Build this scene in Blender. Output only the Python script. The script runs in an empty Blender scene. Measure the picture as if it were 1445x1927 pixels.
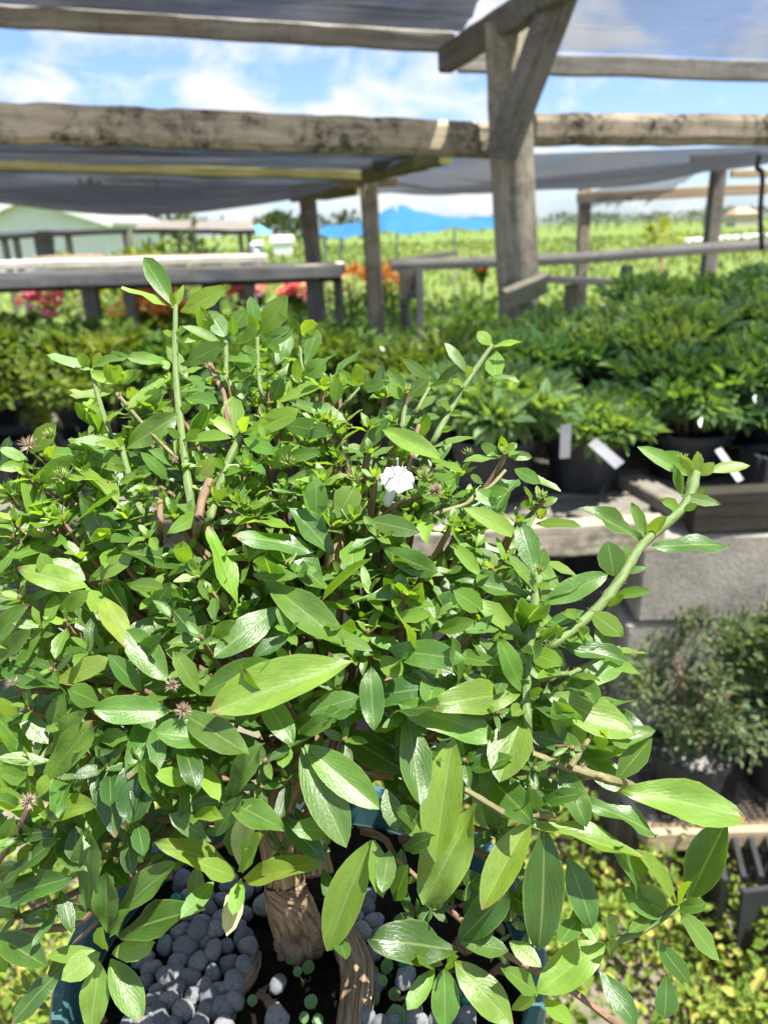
import bpy, math, random
import numpy as np
from mathutils import Vector, Matrix

# ------------------------------------------------------------------ camera, world, sun, exposure
S = bpy.context.scene
COL = S.collection
rnd = random.Random(7)
nrs = np.random.RandomState(7)
FPX = 1500.0
TH, RO = math.radians(19.5), math.radians(2.0)
CAM = np.array([0, 0, 1.5])
FW = np.array([0, math.cos(TH), -math.sin(TH)])
_r0 = np.array([1.0, 0, 0]); _u0 = np.array([0, math.sin(TH), math.cos(TH)])
RT = math.cos(RO)*_r0 - math.sin(RO)*_u0
UP = math.cos(RO)*_u0 + math.sin(RO)*_r0
cd = bpy.data.cameras.new('camera'); cam = bpy.data.objects.new('camera', cd); COL.objects.link(cam)
m = Matrix.Identity(4)
for i in range(3):
    m[i][0], m[i][1], m[i][2], m[i][3] = RT[i], UP[i], -FW[i], CAM[i]
cam.matrix_world = m
cd.sensor_fit = 'VERTICAL'; cd.sensor_height = 36; cd.sensor_width = 27
cd.lens = 36*FPX/1927
cd.clip_start = 0.02; cd.clip_end = 2000
cd.dof.use_dof = True; cd.dof.focus_distance = 0.405; cd.dof.aperture_fstop = 10.0
S.camera = cam

SUN_EL, SUN_AZ = math.radians(66), math.radians(118)      # azimuth clockwise from +Y
sdir = Vector((math.sin(SUN_AZ)*math.cos(SUN_EL), math.cos(SUN_AZ)*math.cos(SUN_EL), math.sin(SUN_EL)))
sl = bpy.data.lights.new('sun', 'SUN'); sl.energy = 4.7; sl.angle = math.radians(0.53); sl.color = (1.0, 0.95, 0.87)
so = bpy.data.objects.new('sun', sl); COL.objects.link(so)
so.rotation_euler = sdir.to_track_quat('Z', 'Y').to_euler(); so.location = (3, -1, 6)

W = bpy.data.worlds.new('World'); S.world = W; W.use_nodes = True
wn = W.node_tree; wn.nodes.clear()
def wnode(t, **k):
    n = wn.nodes.new(t)
    for a, b in k.items(): setattr(n, a, b)
    return n
wout = wnode('ShaderNodeOutputWorld'); wbg = wnode('ShaderNodeBackground'); wbg.inputs['Strength'].default_value = 0.15
sky = wnode('ShaderNodeTexSky', sky_type='NISHITA', sun_disc=False, sun_elevation=SUN_EL, sun_rotation=SUN_AZ, air_density=1.0, dust_density=0.6, ozone_density=1.6)
tc = wnode('ShaderNodeTexCoord'); mp = wnode('ShaderNodeMapping'); mp.inputs['Scale'].default_value = (1.0, 1.0, 1.9); mp.inputs['Location'].default_value = (0.35, 0.1, 0.06)
nz = wnode('ShaderNodeTexNoise'); nz.inputs['Scale'].default_value = 8.5; nz.inputs['Detail'].default_value = 9; nz.inputs['Roughness'].default_value = 0.58; nz.inputs['Distortion'].default_value = 0.25
cr = wnode('ShaderNodeValToRGB'); cr.color_ramp.elements[0].position = 0.43; cr.color_ramp.elements[1].position = 0.61
cr.color_ramp.elements[0].color = (0.08, 0.08, 0.08, 1)
mx = wnode('ShaderNodeMix', data_type='RGBA'); mx.inputs['B'].default_value = (2.5, 2.55, 2.65, 1)
L = wn.links.new
L(tc.outputs['Generated'], mp.inputs['Vector']); L(mp.outputs['Vector'], nz.inputs['Vector']); L(nz.outputs['Fac'], cr.inputs['Fac'])
L(cr.outputs['Color'], mx.inputs['Factor']); tn = wnode('ShaderNodeMix', data_type='RGBA', blend_type='MULTIPLY'); tn.inputs['Factor'].default_value = 1.0; tn.inputs['B'].default_value = (0.34, 0.41, 0.56, 1); L(sky.outputs['Color'], tn.inputs['A']); L(tn.outputs['Result'], mx.inputs['A']); L(mx.outputs['Result'], wbg.inputs['Color']); L(wbg.outputs['Background'], wout.inputs['Surface'])

S.view_settings.view_transform = 'Standard'; S.view_settings.look = 'None'
S.view_settings.exposure = 1.5; S.view_settings.gamma = 1.0; S.view_settings.use_curve_mapping = False
S.render.engine = 'CYCLES'
S.cycles.max_bounces = 7; S.cycles.diffuse_bounces = 4; S.cycles.glossy_bounces = 2; S.cycles.transmission_bounces = 4; S.cycles.transparent_max_bounces = 10
S.cycles.caustics_reflective = False; S.cycles.caustics_refractive = False
S.cycles.use_denoising = True; S.cycles.sample_clamp_indirect = 8

# ------------------------------------------------------------------ geometry helpers
def ray(px, py): return FW + (px-722.5)/FPX*RT - (py-963.5)/FPX*UP
def P(px, py, d): return CAM + ray(px, py)*d                       # a point at an axial distance
def WY(px, py, y):
    r = ray(px, py); return CAM + r*(y/r[1])                       # on a vertical plane at distance y
def G(px, py, z):
    r = ray(px, py); return CAM + r*((z-1.5)/r[2])                 # on a horizontal plane
def unit(v): v = np.asarray(v, float); return v/max(np.linalg.norm(v), 1e-9)

def empty(name, loc, label=None, cat=None, group=None):
    o = bpy.data.objects.new(name, None); COL.objects.link(o); o.location = Vector(loc); o.empty_display_size = 0.05
    tag(o, label, cat, group); return o
def tag(o, label=None, cat=None, group=None, kind=None):
    if label: o['label'] = label
    if cat: o['category'] = cat
    if group: o['group'] = group
    if kind: o['kind'] = kind
    return o
def mesh(name, v, f, mats, smooth=False, uv=None, col=None, mi=None):
    me = bpy.data.meshes.new(name)
    me.from_pydata([tuple(map(float, p)) for p in v], [], [tuple(map(int, q)) for q in f]); 
    for mt in (mats if isinstance(mats, (list, tuple)) else [mats]): me.materials.append(mt)
    if smooth: me.polygons.foreach_set('use_smooth', [True]*len(me.polygons))
    if mi is not None: me.polygons.foreach_set('material_index', mi)
    if uv is not None:
        ul = me.uv_layers.new(name='UVMap'); idx = np.zeros(len(me.loops), int); me.loops.foreach_get('vertex_index', idx)
        ul.data.foreach_set('uv', np.asarray(uv, float)[idx].ravel())
    if col is not None:
        a = me.attributes.new('tint', 'FLOAT_COLOR', 'POINT'); c = np.ones((len(v), 4)); c[:, :3] = col; a.data.foreach_set('color', c.ravel())
    me.update(); return me
def obj(name, me, parent=None, loc=None):
    o = bpy.data.objects.new(name, me); COL.objects.link(o)
    if parent: o.parent = parent
    if loc is not None: o.location = Vector(loc)
    return o
def put(name, v, f, mat, parent=None, kind=None, **k):
    """mesh in world coordinates, stored relative to its parent's base"""
    v = np.asarray(v, float)
    if parent is not None: v = v - np.array(parent.location)
    o = obj(name, mesh(name, v, f, mat, **k), parent)
    if kind: o['kind'] = kind
    return o

def beam_geo(p0, p1, w, h, up=(0, 0, 1), seg=8, jit=0.0, ch=0.12, twist=0.0):
    """a sawn timber: chamfered section, slight irregularity along its length; uv along the grain in metres"""
    p0, p1 = np.array(p0, float), np.array(p1, float); ax = unit(p1-p0); Ln = np.linalg.norm(p1-p0)
    up = np.array(up, float); s = unit(np.cross(ax, up)); u = np.cross(s, ax)
    c = ch*min(w, h)
    sec = [(-w/2+c, -h/2), (w/2-c, -h/2), (w/2, -h/2+c), (w/2, h/2-c), (w/2-c, h/2), (-w/2+c, h/2), (-w/2, h/2-c), (-w/2, -h/2+c)]
    per = np.cumsum([0]+[math.dist(sec[i], sec[(i+1) % 8]) for i in range(8)])
    off = rnd.random()*10
    V, UV, F = [], [], []
    for i in range(seg+1):
        t = i/seg; b = p0+(p1-p0)*t
        dx, dz = rnd.gauss(0, jit), rnd.gauss(0, jit)
        for j in range(9):
            q = sec[j % 8]; 
            V.append(b + s*(q[0]*(1+rnd.gauss(0, jit*4))+dx) + u*(q[1]+dz)) if j < 8 else V.append(V[-8])
            UV.append((off+per[j], off*3+t*Ln))
    for i in range(seg):
        for j in range(8):
            a = i*9+j; F.append((a, a+1, a+10, a+9))
    n = len(V)
    for r in (0, seg):
        st = len(V)
        for j in range(8): V.append(V[r*9+j]); UV.append((off+sec[j][0], off+sec[j][1]*0.3))
        F.append(tuple(range(st, st+8)) if r else tuple(range(st+7, st-1, -1)))
    return V, F, UV
def beam(name, p0, p1, w, h, mat, parent=None, **k):
    V, F, UV = beam_geo(p0, p1, w, h, **k); return put(name, V, F, mat, parent, uv=UV)
def tube_geo(pts, rad, n=8, ridge=0.0, seed=0, cap=True):
    pts = [np.array(p, float) for p in pts]; r_ = np.random.RandomState(seed)
    V, F, UV = [], [], []; ref = np.array([0.31, 0.17, 0.93]); Ls = 0
    phs = r_.rand(n)
    for i, p in enumerate(pts):
        t = unit(pts[min(i+1, len(pts)-1)]-pts[max(i-1, 0)])
        a = np.cross(t, ref); a = unit(a) if np.linalg.norm(a) > 1e-3 else np.array([1., 0, 0]); b = np.cross(t, a); ref = b if False else ref
        R = rad[i] if hasattr(rad, '__len__') else rad
        if i: Ls += np.linalg.norm(p-pts[i-1])
        for j in range(n+1):
            an = 2*math.pi*(j % n)/n; rr = R*(1+ridge*(phs[j % n]-0.5)*2+ridge*0.5*(r_.rand()-0.5)) if j < n else None
            if j < n: V.append(p+(a*math.cos(an)+b*math.sin(an))*rr)
            else: V.append(V[-n])
            UV.append((j/n, Ls))
    for i in range(len(pts)-1):
        for j in range(n):
            q = i*(n+1)+j; F.append((q, q+1, q+n+2, q+n+1))
    if cap:
        F.append(tuple(range(n-1, -1, -1))); e = (len(pts)-1)*(n+1); F.append(tuple(range(e, e+n)))
    return V, F, UV
def smooth_path(pts, k=4):
    pts = [np.array(p, float) for p in pts]; out = []
    for i in range(len(pts)-1):
        a, b, c, d = pts[max(i-1, 0)], pts[i], pts[i+1], pts[min(i+2, len(pts)-1)]
        for s in range(k):
            t = s/k; out.append(0.5*((2*b)+(c-a)*t+(2*a-5*b+4*c-d)*t*t+(3*b-a-3*c+d)*t**3))
    out.append(pts[-1]); return out
def tube(name, pts, rad, mat, parent=None, n=8, k=4, ridge=0.0, seed=0):
    sp = smooth_path(pts, k)
    if hasattr(rad, '__len__'): rad = np.interp(np.linspace(0, len(rad)-1, len(sp)), range(len(rad)), rad)
    if name == 'stem' and n == 8: rad = np.array(rad)*(1+0.22*np.maximum(0, np.sin(np.arange(len(sp))*2*math.pi/7.0+len(sp)))**6)
    V, F, UV = tube_geo(sp, rad, n, ridge, seed); return put(name, V, F, mat, parent, uv=UV, smooth=True)
def join(geos):
    V, F, UV = [], [], []
    for g in geos:
        o = len(V); V += list(g[0]); F += [tuple(i+o for i in f) for f in g[1]]; UV += list(g[2]) if len(g) > 2 else []
    return V, F, UV
def lathe(prof, c, n=40):
    V, F = [], []; c = np.array(c, float)
    for r, z in prof:
        for j in range(n): V.append(c+np.array([r*math.cos(2*math.pi*j/n), r*math.sin(2*math.pi*j/n), z]))
    for i in range(len(prof)-1):
        for j in range(n): F.append((i*n+j, i*n+(j+1) % n, (i+1)*n+(j+1) % n, (i+1)*n+j))
    return V, F

def leaf_cloud(cs, axes, nor, ln, wd):
    """many little folded leaves: six points, two quads each"""
    n = len(cs); sx = np.cross(axes, nor); sx /= np.maximum(np.linalg.norm(sx, axis=1, keepdims=True), 1e-6)
    nn = np.cross(sx, axes); ln = ln[:, None]; wd = wd[:, None]
    b = cs; t = cs+axes*ln-nn*ln*0.12
    r1 = cs+axes*ln*0.35+sx*wd*0.5+nn*wd*0.16; r2 = cs+axes*ln*0.72+sx*wd*0.38+nn*wd*0.1
    l1 = cs+axes*ln*0.35-sx*wd*0.5+nn*wd*0.16; l2 = cs+axes*ln*0.72-sx*wd*0.38+nn*wd*0.1
    V = np.stack([b, r1, r2, t, l2, l1], 1).reshape(-1, 3)
    k = np.arange(n)[:, None]*6
    F = np.concatenate([k+np.array([[0, 1, 2, 3]]), k+np.array([[0, 3, 4, 5]])], 0)
    return V, F
def rand_dirs(n):
    v = nrs.normal(size=(n, 3)); return v/np.linalg.norm(v, axis=1, keepdims=True)
def foliage(name, c, rad, n, ln, tints, mat, parent, clumps=26, spread=0.32, aspect=0.42, upb=0.55, flat_bottom=True):
    """an uneven crown: leaf clumps scattered through an ellipsoid, each clump's leaves pointing outward and up"""
    c = np.array(c, float); rad = np.array(rad, float)
    cd_ = rand_dirs(clumps); 
    if flat_bottom: cd_[:, 2] = np.where(cd_[:, 2] < -0.5, -cd_[:, 2], cd_[:, 2])
    cc = cd_*(0.35+0.6*nrs.rand(clumps, 1)**0.5)
    csz = 0.6+0.7*nrs.rand(clumps); ctint = nrs.rand(clumps)
    w = nrs.choice(clumps, n); off = rand_dirs(n)*(nrs.rand(n, 1)**0.5)*spread*csz[w][:, None]
    pos = (cc[w]+off); ax = off/spread*0.8+cc[w]*0.6+np.array([0, 0, upb])*nrs.rand(n, 1)+rand_dirs(n)*0.55
    ax /= np.linalg.norm(ax, axis=1, keepdims=True)
    nor = np.array([0, 0, 1.0])+rand_dirs(n)*0.7+cc[w]*0.4
    l = ln*(0.6+0.8*nrs.rand(n)); V, F = leaf_cloud(c+pos*rad, ax, nor, l, l*aspect*(0.8+0.4*nrs.rand(n)))
    T = np.array(tints, float); k = np.clip(ctint[w]*0.6+nrs.rand(n)*0.4, 0, 0.999)*(len(T)-1)
    i0 = k.astype(int); fr = (k-i0)[:, None]; col = T[i0]*(1-fr)+T[np.minimum(i0+1, len(T)-1)]*fr
    col = col*(0.75+0.5*nrs.rand(n, 1))
    return put(name, V, F, mat, parent, kind='stuff', col=np.repeat(col, 6, 0))

# ------------------------------------------------------------------ materials
def nmat(name):
    mt = bpy.data.materials.new(name); mt.use_nodes = True; nt = mt.node_tree
    return mt, nt, nt.nodes['Principled BSDF'], nt.nodes['Material Output']
def N(nt, t, ins=None, **k):
    n = nt.nodes.new(t)
    for a, b in k.items(): setattr(n, a, b)
    for a, b in (ins or {}).items(): n.inputs[a].default_value = b
    return n
def ramp(nt, fac, stops):
    r = N(nt, 'ShaderNodeValToRGB'); e = r.color_ramp.elements
    while len(e) < len(stops): e.new(0.5)
    for q, (p, c) in zip(e, stops): q.position = p; q.color = (*c, 1)
    nt.links.new(fac, r.inputs['Fac']); return r.outputs['Color']
def mix(nt, fac, a, b, mode='MIX'):
    x = N(nt, 'ShaderNodeMix', data_type='RGBA', blend_type=mode)
    for s, v in (('Factor', fac), ('A', a), ('B', b)):
        if isinstance(v, bpy.types.NodeSocket): nt.links.new(v, x.inputs[s])
        elif s == 'Factor': x.inputs[s].default_value = v
        else: x.inputs[s].default_value = (*v, 1)
    return x.outputs['Result']
def math_(nt, op, a, b=0.0, clamp=False):
    x = N(nt, 'ShaderNodeMath', operation=op, use_clamp=clamp)
    for i, v in enumerate((a, b)):
        if isinstance(v, bpy.types.NodeSocket): nt.links.new(v, x.inputs[i])
        else: x.inputs[i].default_value = v
    return x.outputs[0]
def bump(nt, bs, h, strength, dist=0.01):
    b = N(nt, 'ShaderNodeBump', {'Strength': strength, 'Distance': dist}); nt.links.new(h, b.inputs['Height']); nt.links.new(b.outputs['Normal'], bs.inputs['Normal']); return b
def noise(nt, vec, scale, detail=4, rough=0.55, dist=0.0):
    n = N(nt, 'ShaderNodeTexNoise', {'Scale': scale, 'Detail': detail, 'Roughness': rough, 'Distortion': dist})
    if vec is not None: nt.links.new(vec, n.inputs['Vector'])
    return n.outputs['Fac']

def wood(name, base, dark, green=0.0, mold=0.5, seed=0):
    mt, nt, bs, out = nmat(name)
    uv = N(nt, 'ShaderNodeUVMap'); mp = N(nt, 'ShaderNodeMapping', {'Scale': (70, 3.0, 1), 'Location': (seed, seed, 0)}); nt.links.new(uv.outputs['UV'], mp.inputs['Vector'])
    g = noise(nt, mp.outputs['Vector'], 1.0, 6, 0.6, 0.4)
    ge = N(nt, 'ShaderNodeNewGeometry'); big = noise(nt, ge.outputs['Position'], 6.0, 6, 0.65, 0.5)
    fine = noise(nt, ge.outputs['Position'], 38.0, 4, 0.7)
    c = ramp(nt, g, [(0.3, dark), (0.62, base), (0.8, tuple(min(1, x*1.2) for x in base))])
    mk = math_(nt, 'MULTIPLY', ramp(nt, big, [(0.43, (0, 0, 0)), (0.57, (1, 1, 1))]), ramp(nt, fine, [(0.38, (0, 0, 0)), (0.6, (1, 1, 1))]))
    c = mix(nt, math_(nt, 'MULTIPLY', mk, mold), c, (0.035, 0.035, 0.03))
    if green:
        gm = ramp(nt, noise(nt, ge.outputs['Position'], 4.0, 5, 0.6), [(0.4, (0, 0, 0)), (0.6, (1, 1, 1))])
        c = mix(nt, math_(nt, 'MULTIPLY', gm, green), c, (0.12, 0.12, 0.03))
    nt.links.new(c, bs.inputs['Base Color']); bs.inputs['Roughness'].default_value = 0.85; bs.inputs['Specular IOR Level'].default_value = 0.25
    bump(nt, bs, g, 0.5, 0.004); return mt
M_post = wood('post_wood', (0.44, 0.385, 0.30), (0.25, 0.22, 0.17), 0.25, 0.55)
M_beam = wood('beam_wood', (0.56, 0.47, 0.34), (0.32, 0.26, 0.18), 0.15, 0.95, 3)
M_dark = wood('dark_wood', (0.24, 0.22, 0.19), (0.13, 0.12, 0.105), 0.1, 0.5, 5)
M_olive = wood('algae_wood', (0.24, 0.23, 0.09), (0.14, 0.13, 0.05), 0.6, 0.3, 8)
M_grey = wood('grey_wood', (0.44, 0.41, 0.36), (0.30, 0.28, 0.25), 0.05, 0.3, 11)
M_grey_sunlit = wood('sunlit_grey_wood', (0.66, 0.61, 0.53), (0.46, 0.42, 0.36), 0.0, 0.3, 19)  # weathered grey wood lightened, sunlight put into the colour of benches and rail
M_tan = wood('tan_wood', (0.45, 0.35, 0.22), (0.33, 0.24, 0.15), 0.0, 0.15, 13)
M_black = wood('black_timber', (0.03, 0.026, 0.022), (0.014, 0.012, 0.01), 0.1, 0.5, 17)

def plain(name, c, rough=0.6, var=0.15, scale=20, metal=0.0, spec=0.5, bmp=0.0):
    mt, nt, bs, out = nmat(name); ge = N(nt, 'ShaderNodeTexCoord')
    n = noise(nt, ge.outputs['Object'], scale, 5, 0.6)
    nt.links.new(ramp(nt, n, [(0.3, tuple(x*(1-var) for x in c)), (0.7, tuple(min(1, x*(1+var)) for x in c))]), bs.inputs['Base Color'])
    bs.inputs['Roughness'].default_value = rough; bs.inputs['Metallic'].default_value = metal; bs.inputs['Specular IOR Level'].default_value = spec
    if bmp: bump(nt, bs, n, bmp, 0.01)
    return mt
M_pot = plain('teal_plastic', (0.045, 0.115, 0.12), 0.45, 0.12, 12)
M_blackpot = plain('black_plastic', (0.03, 0.032, 0.035), 0.5, 0.3, 15)
M_tag = plain('white_tag', (0.21, 0.215, 0.23), 0.5, 0.2)
M_soil = plain('wet_soil', (0.010, 0.007, 0.005), 0.9, 0.6, 120, spec=0.12, bmp=0.9)
M_gravelmix = plain('perlite_soil', (0.22, 0.215, 0.20), 0.8, 0.8, 60, bmp=0.8)
M_ball = plain('grey_clay_ball', (0.21, 0.22, 0.24), 0.85, 0.22, 160, bmp=0.35)
nt = M_ball.node_tree; bs = nt.nodes['Principled BSDF']; src = bs.inputs['Base Color'].links[0].from_socket; oi = N(nt, 'ShaderNodeObjectInfo')
c = mix(nt, 1.0, src, ramp(nt, oi.outputs['Random'], [(0.0, (0.55, 0.56, 0.60)), (0.5, (0.85, 0.85, 0.86)), (1.0, (1.1, 1.05, 0.98))]), 'MULTIPLY')
ge = N(nt, 'ShaderNodeTexCoord'); c = mix(nt, ramp(nt, noise(nt, ge.outputs['Object'], 2.2, 5, 0.7), [(0.52, (0, 0, 0)), (0.66, (0.6, 0.6, 0.6))]), c, (0.06, 0.05, 0.042)); nt.links.new(c, bs.inputs['Base Color'])
M_green_bead = plain('green_bead', (0.005, 0.16, 0.07), 0.2, 0.1)
M_house = plain('pale_siding', (0.74, 0.745, 0.75), 0.7, 0.05, 2)
M_white = plain('white_paint', (0.78, 0.8, 0.78), 0.5, 0.04, 3)
M_roof = plain('grey_shingle', (0.28, 0.27, 0.26), 0.9, 0.2, 6)
M_thatch = plain('faded_tan_sheet', (0.5, 0.43, 0.36), 0.9, 0.15, 3)
M_wire = plain('black_cable', (0.02, 0.02, 0.022), 0.5, 0.1)
M_dry = plain('dry_calyx', (0.40, 0.31, 0.22), 0.8, 0.35, 300)
M_pink = plain('pink_petals', (0.75, 0.06, 0.22), 0.6, 0.3, 20)
M_turq = plain('turquoise_sheet', (0.12, 0.55, 0.55), 0.5, 0.1)
M_brick = plain('terracotta_sheet', (0.50, 0.30, 0.20), 0.8, 0.15, 6)
M_glass = plain('dark_window', (0.03, 0.04, 0.05), 0.1, 0.1)
M_steel = plain('rusty_wire', (0.14, 0.115, 0.09), 0.6, 0.3, 60, metal=0.4)

# concrete
M_conc, nt, bs, out = nmat('concrete_block'); ge = N(nt, 'ShaderNodeNewGeometry')
c1 = noise(nt, ge.outputs['Position'], 9, 6, 0.65, 0.3); c2 = noise(nt, ge.outputs['Position'], 120, 3, 0.7)
c = ramp(nt, c1, [(0.3, (0.17, 0.155, 0.13)), (0.6, (0.34, 0.305, 0.245)), (0.8, (0.42, 0.38, 0.31))])
c = mix(nt, 0.35, c, ramp(nt, c2, [(0.35, (0.10, 0.095, 0.085)), (0.6, (0.35, 0.34, 0.31))]))
nt.links.new(c, bs.inputs['Base Color']); bs.inputs['Roughness'].default_value = 0.95; bump(nt, bs, c2, 0.6, 0.004)

# ground and field
M_ground, nt, bs, out = nmat('field_ground'); ge = N(nt, 'ShaderNodeNewGeometry')
a = noise(nt, ge.outputs['Position'], 0.12, 5, 0.6); b = noise(nt, ge.outputs['Position'], 1.6, 6, 0.7); 
sep = N(nt, 'ShaderNodeSeparateXYZ'); nt.links.new(ge.outputs['Position'], sep.inputs[0])
gr = ramp(nt, a, [(0.3, (0.10, 0.155, 0.04)), (0.5, (0.15, 0.22, 0.05)), (0.7, (0.19, 0.24, 0.07))])
gr = mix(nt, 0.5, gr, ramp(nt, b, [(0.3, (0.06, 0.10, 0.025)), (0.7, (0.20, 0.27, 0.07))]))
dirt = ramp(nt, noise(nt, ge.outputs['Position'], 7, 6, 0.7), [(0.3, (0.10, 0.09, 0.07)), (0.7, (0.27, 0.24, 0.19))])
near = math_(nt, 'MULTIPLY', math_(nt, 'SUBTRACT', 9.0, sep.outputs['Y']), 0.4, True)
nt.links.new(mix(nt, near, gr, dirt), bs.inputs['Base Color']); bs.inputs['Roughness'].default_value = 1.0; bs.inputs['Specular IOR Level'].default_value = 0.1
bump(nt, bs, b, 0.5, 0.05)

def leafmat(name, use_obj, rough=0.30, trans=0.42, veins=True, spec=0.5, bstr=0.24):
    mt, nt, bs, out = nmat(name)
    if use_obj: col = N(nt, 'ShaderNodeObjectInfo').outputs['Color']
    else: col = N(nt, 'ShaderNodeAttribute', attribute_name='tint').outputs['Color']
    h = None
    if veins:
        uv = N(nt, 'ShaderNodeUVMap'); sp = N(nt, 'ShaderNodeSeparateXYZ'); nt.links.new(uv.outputs['UV'], sp.inputs[0])
        ax = math_(nt, 'ABSOLUTE', math_(nt, 'SUBTRACT', sp.outputs['X'], 0.5))
        ge = N(nt, 'ShaderNodeTexCoord'); oi = N(nt, 'ShaderNodeObjectInfo')
        vm = N(nt, 'ShaderNodeVectorMath', operation='ADD'); nt.links.new(ge.outputs['Object'], vm.inputs[0]); nt.links.new(oi.outputs['Location'], vm.inputs[1])
        blot = noise(nt, vm.outputs[0], 3.0, 4, 0.6)
        col = mix(nt, 0.55, col, ramp(nt, blot, [(0.3, (0.55, 0.62, 0.55)), (0.7, (1.35, 1.25, 1.1))]), 'MULTIPLY')
        mid = ramp(nt, ax, [(0.012, (1, 1, 1)), (0.04, (0, 0, 0))])
        # side veins curving towards the tip, nine or so a side
        ph = math_(nt, 'SUBTRACT', math_(nt, 'MULTIPLY', sp.outputs['Y'], 7.0), math_(nt, 'MULTIPLY', math_(nt, 'POWER', ax, 0.85), 8.5))
        fr = math_(nt, 'ABSOLUTE', math_(nt, 'SUBTRACT', math_(nt, 'FRACT', ph), 0.5))
        sv = ramp(nt, fr, [(0.0, (1, 1, 1)), (0.10, (0, 0, 0))])
        col = mix(nt, math_(nt, 'MULTIPLY', mid, 0.4), col, (0.34, 0.42, 0.14))
        col = mix(nt, math_(nt, 'MULTIPLY', sv, 0.15), col, (0.26, 0.36, 0.10))
        edge = ramp(nt, ax, [(0.455, (0, 0, 0)), (0.49, (1, 1, 1))])
        col = mix(nt, math_(nt, 'MULTIPLY', edge, 0.3), col, (0.30, 0.40, 0.12))
        if use_obj:
            tipm = math_(nt, 'MULTIPLY', math_(nt, 'SUBTRACT', math_(nt, 'ADD', sp.outputs['Y'], math_(nt, 'MULTIPLY', blot, 0.25)), 1.02), 9.0, True)
            some = math_(nt, 'GREATER_THAN', oi.outputs['Random'], 0.80)
            col = mix(nt, math_(nt, 'MULTIPLY', tipm, some), col, (0.30, 0.17, 0.10))
            spot = ramp(nt, noise(nt, vm.outputs[0], 22.0, 2, 0.5), [(0.70, (0, 0, 0)), (0.76, (1, 1, 1))])
            col = mix(nt, math_(nt, 'MULTIPLY', spot, 0.35), col, (0.22, 0.24, 0.05))
        cell = N(nt, 'ShaderNodeTexVoronoi', {'Scale': 26.0}); mp = N(nt, 'ShaderNodeMapping', {'Scale': (0.55, 1.0, 1.0)})
        nt.links.new(uv.outputs['UV'], mp.inputs['Vector']); nt.links.new(mp.outputs['Vector'], cell.inputs['Vector'])
        wob = noise(nt, vm.outputs[0], 14.0, 3, 0.6)
        h = math_(nt, 'ADD', math_(nt, 'MULTIPLY', math_(nt, 'MINIMUM', fr, 0.16), 1.3), math_(nt, 'MULTIPLY', wob, 0.5))
        h = math_(nt, 'SUBTRACT', h, math_(nt, 'MULTIPLY', cell.outputs['Distance'], 0.35))
        h = math_(nt, 'ADD', h, math_(nt, 'MULTIPLY', math_(nt, 'MINIMUM', ax, 0.07), 7.0))
        bump(nt, bs, h, bstr, 0.0011)
        rn = noise(nt, vm.outputs[0], 9.0, 3, 0.6)
        nt.links.new(ramp(nt, rn, [(0.3, (rough-0.09,)*3), (0.7, (rough+0.14,)*3)]), bs.inputs['Roughness'])
    else: bs.inputs['Roughness'].default_value = rough
    bs.inputs['Specular IOR Level'].default_value = spec
    nt.links.new(col, bs.inputs['Base Color'])
    tr = N(nt, 'ShaderNodeBsdfTranslucent'); nt.links.new(mix(nt, 1.0, col, (2.3, 2.0, 0.45), 'MULTIPLY'), tr.inputs['Color'])
    ms = N(nt, 'ShaderNodeMixShader', {'Fac': trans}); nt.links.new(bs.outputs[0], ms.inputs[1]); nt.links.new(tr.outputs[0], ms.inputs[2]); nt.links.new(ms.outputs[0], out.inputs['Surface'])
    return mt
M_leaf = leafmat('bonsai_leaf', True, rough=0.37, spec=0.8, trans=0.45)
M_leafs = leafmat('bonsai_leaf_small', False, rough=0.37, spec=0.8, trans=0.45)
M_fol = leafmat('background_foliage', False, 0.27, 0.36, veins=False, spec=0.5)
M_folm = leafmat('matt_foliage', False, 0.6, 0.3, veins=False, spec=0.25)

def stemmat(name, c, c2, sc=(6, 30, 1), b=0.5, rough=0.75):
    mt, nt, bs, out = nmat(name); uv = N(nt, 'ShaderNodeUVMap'); mp = N(nt, 'ShaderNodeMapping', {'Scale': sc}); nt.links.new(uv.outputs['UV'], mp.inputs['Vector'])
    n = noise(nt, mp.outputs['Vector'], 1.0, 6, 0.65, 0.6); nt.links.new(ramp(nt, n, [(0.32, c2), (0.6, c), (0.8, tuple(min(1, x*1.35) for x in c))]), bs.inputs['Base Color'])
    bs.inputs['Roughness'].default_value = rough; bump(nt, bs, n, b, 0.003); return mt
M_bark = stemmat('peeling_bark', (0.42, 0.29, 0.175), (0.06, 0.038, 0.022), (30, 38, 1), 1.0, 0.9)
M_twig = stemmat('brown_twig', (0.24, 0.15, 0.09), (0.10, 0.06, 0.035), (5, 60, 1), 0.5)
M_stem = stemmat('green_stem', (0.125, 0.185, 0.05), (0.075, 0.125, 0.03), (5, 90, 1), 0.35, 0.65)
M_stemt = stemmat('tan_green_stem', (0.17, 0.165, 0.06), (0.11, 0.09, 0.04), (3, 40, 1), 0.2, 0.6)

M_flower, nt, bs, out = nmat('white_petal'); bs.inputs['Base Color'].default_value = (0.66, 0.67, 0.66, 1); bs.inputs['Roughness'].default_value = 0.6
tr = N(nt, 'ShaderNodeBsdfTranslucent', {'Color': (0.85, 0.87, 0.84, 1)}); ms = N(nt, 'ShaderNodeMixShader', {'Fac': 0.35}); nt.links.new(bs.outputs[0], ms.inputs[1]); nt.links.new(tr.outputs[0], ms.inputs[2]); nt.links.new(ms.outputs[0], out.inputs['Surface'])

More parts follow.
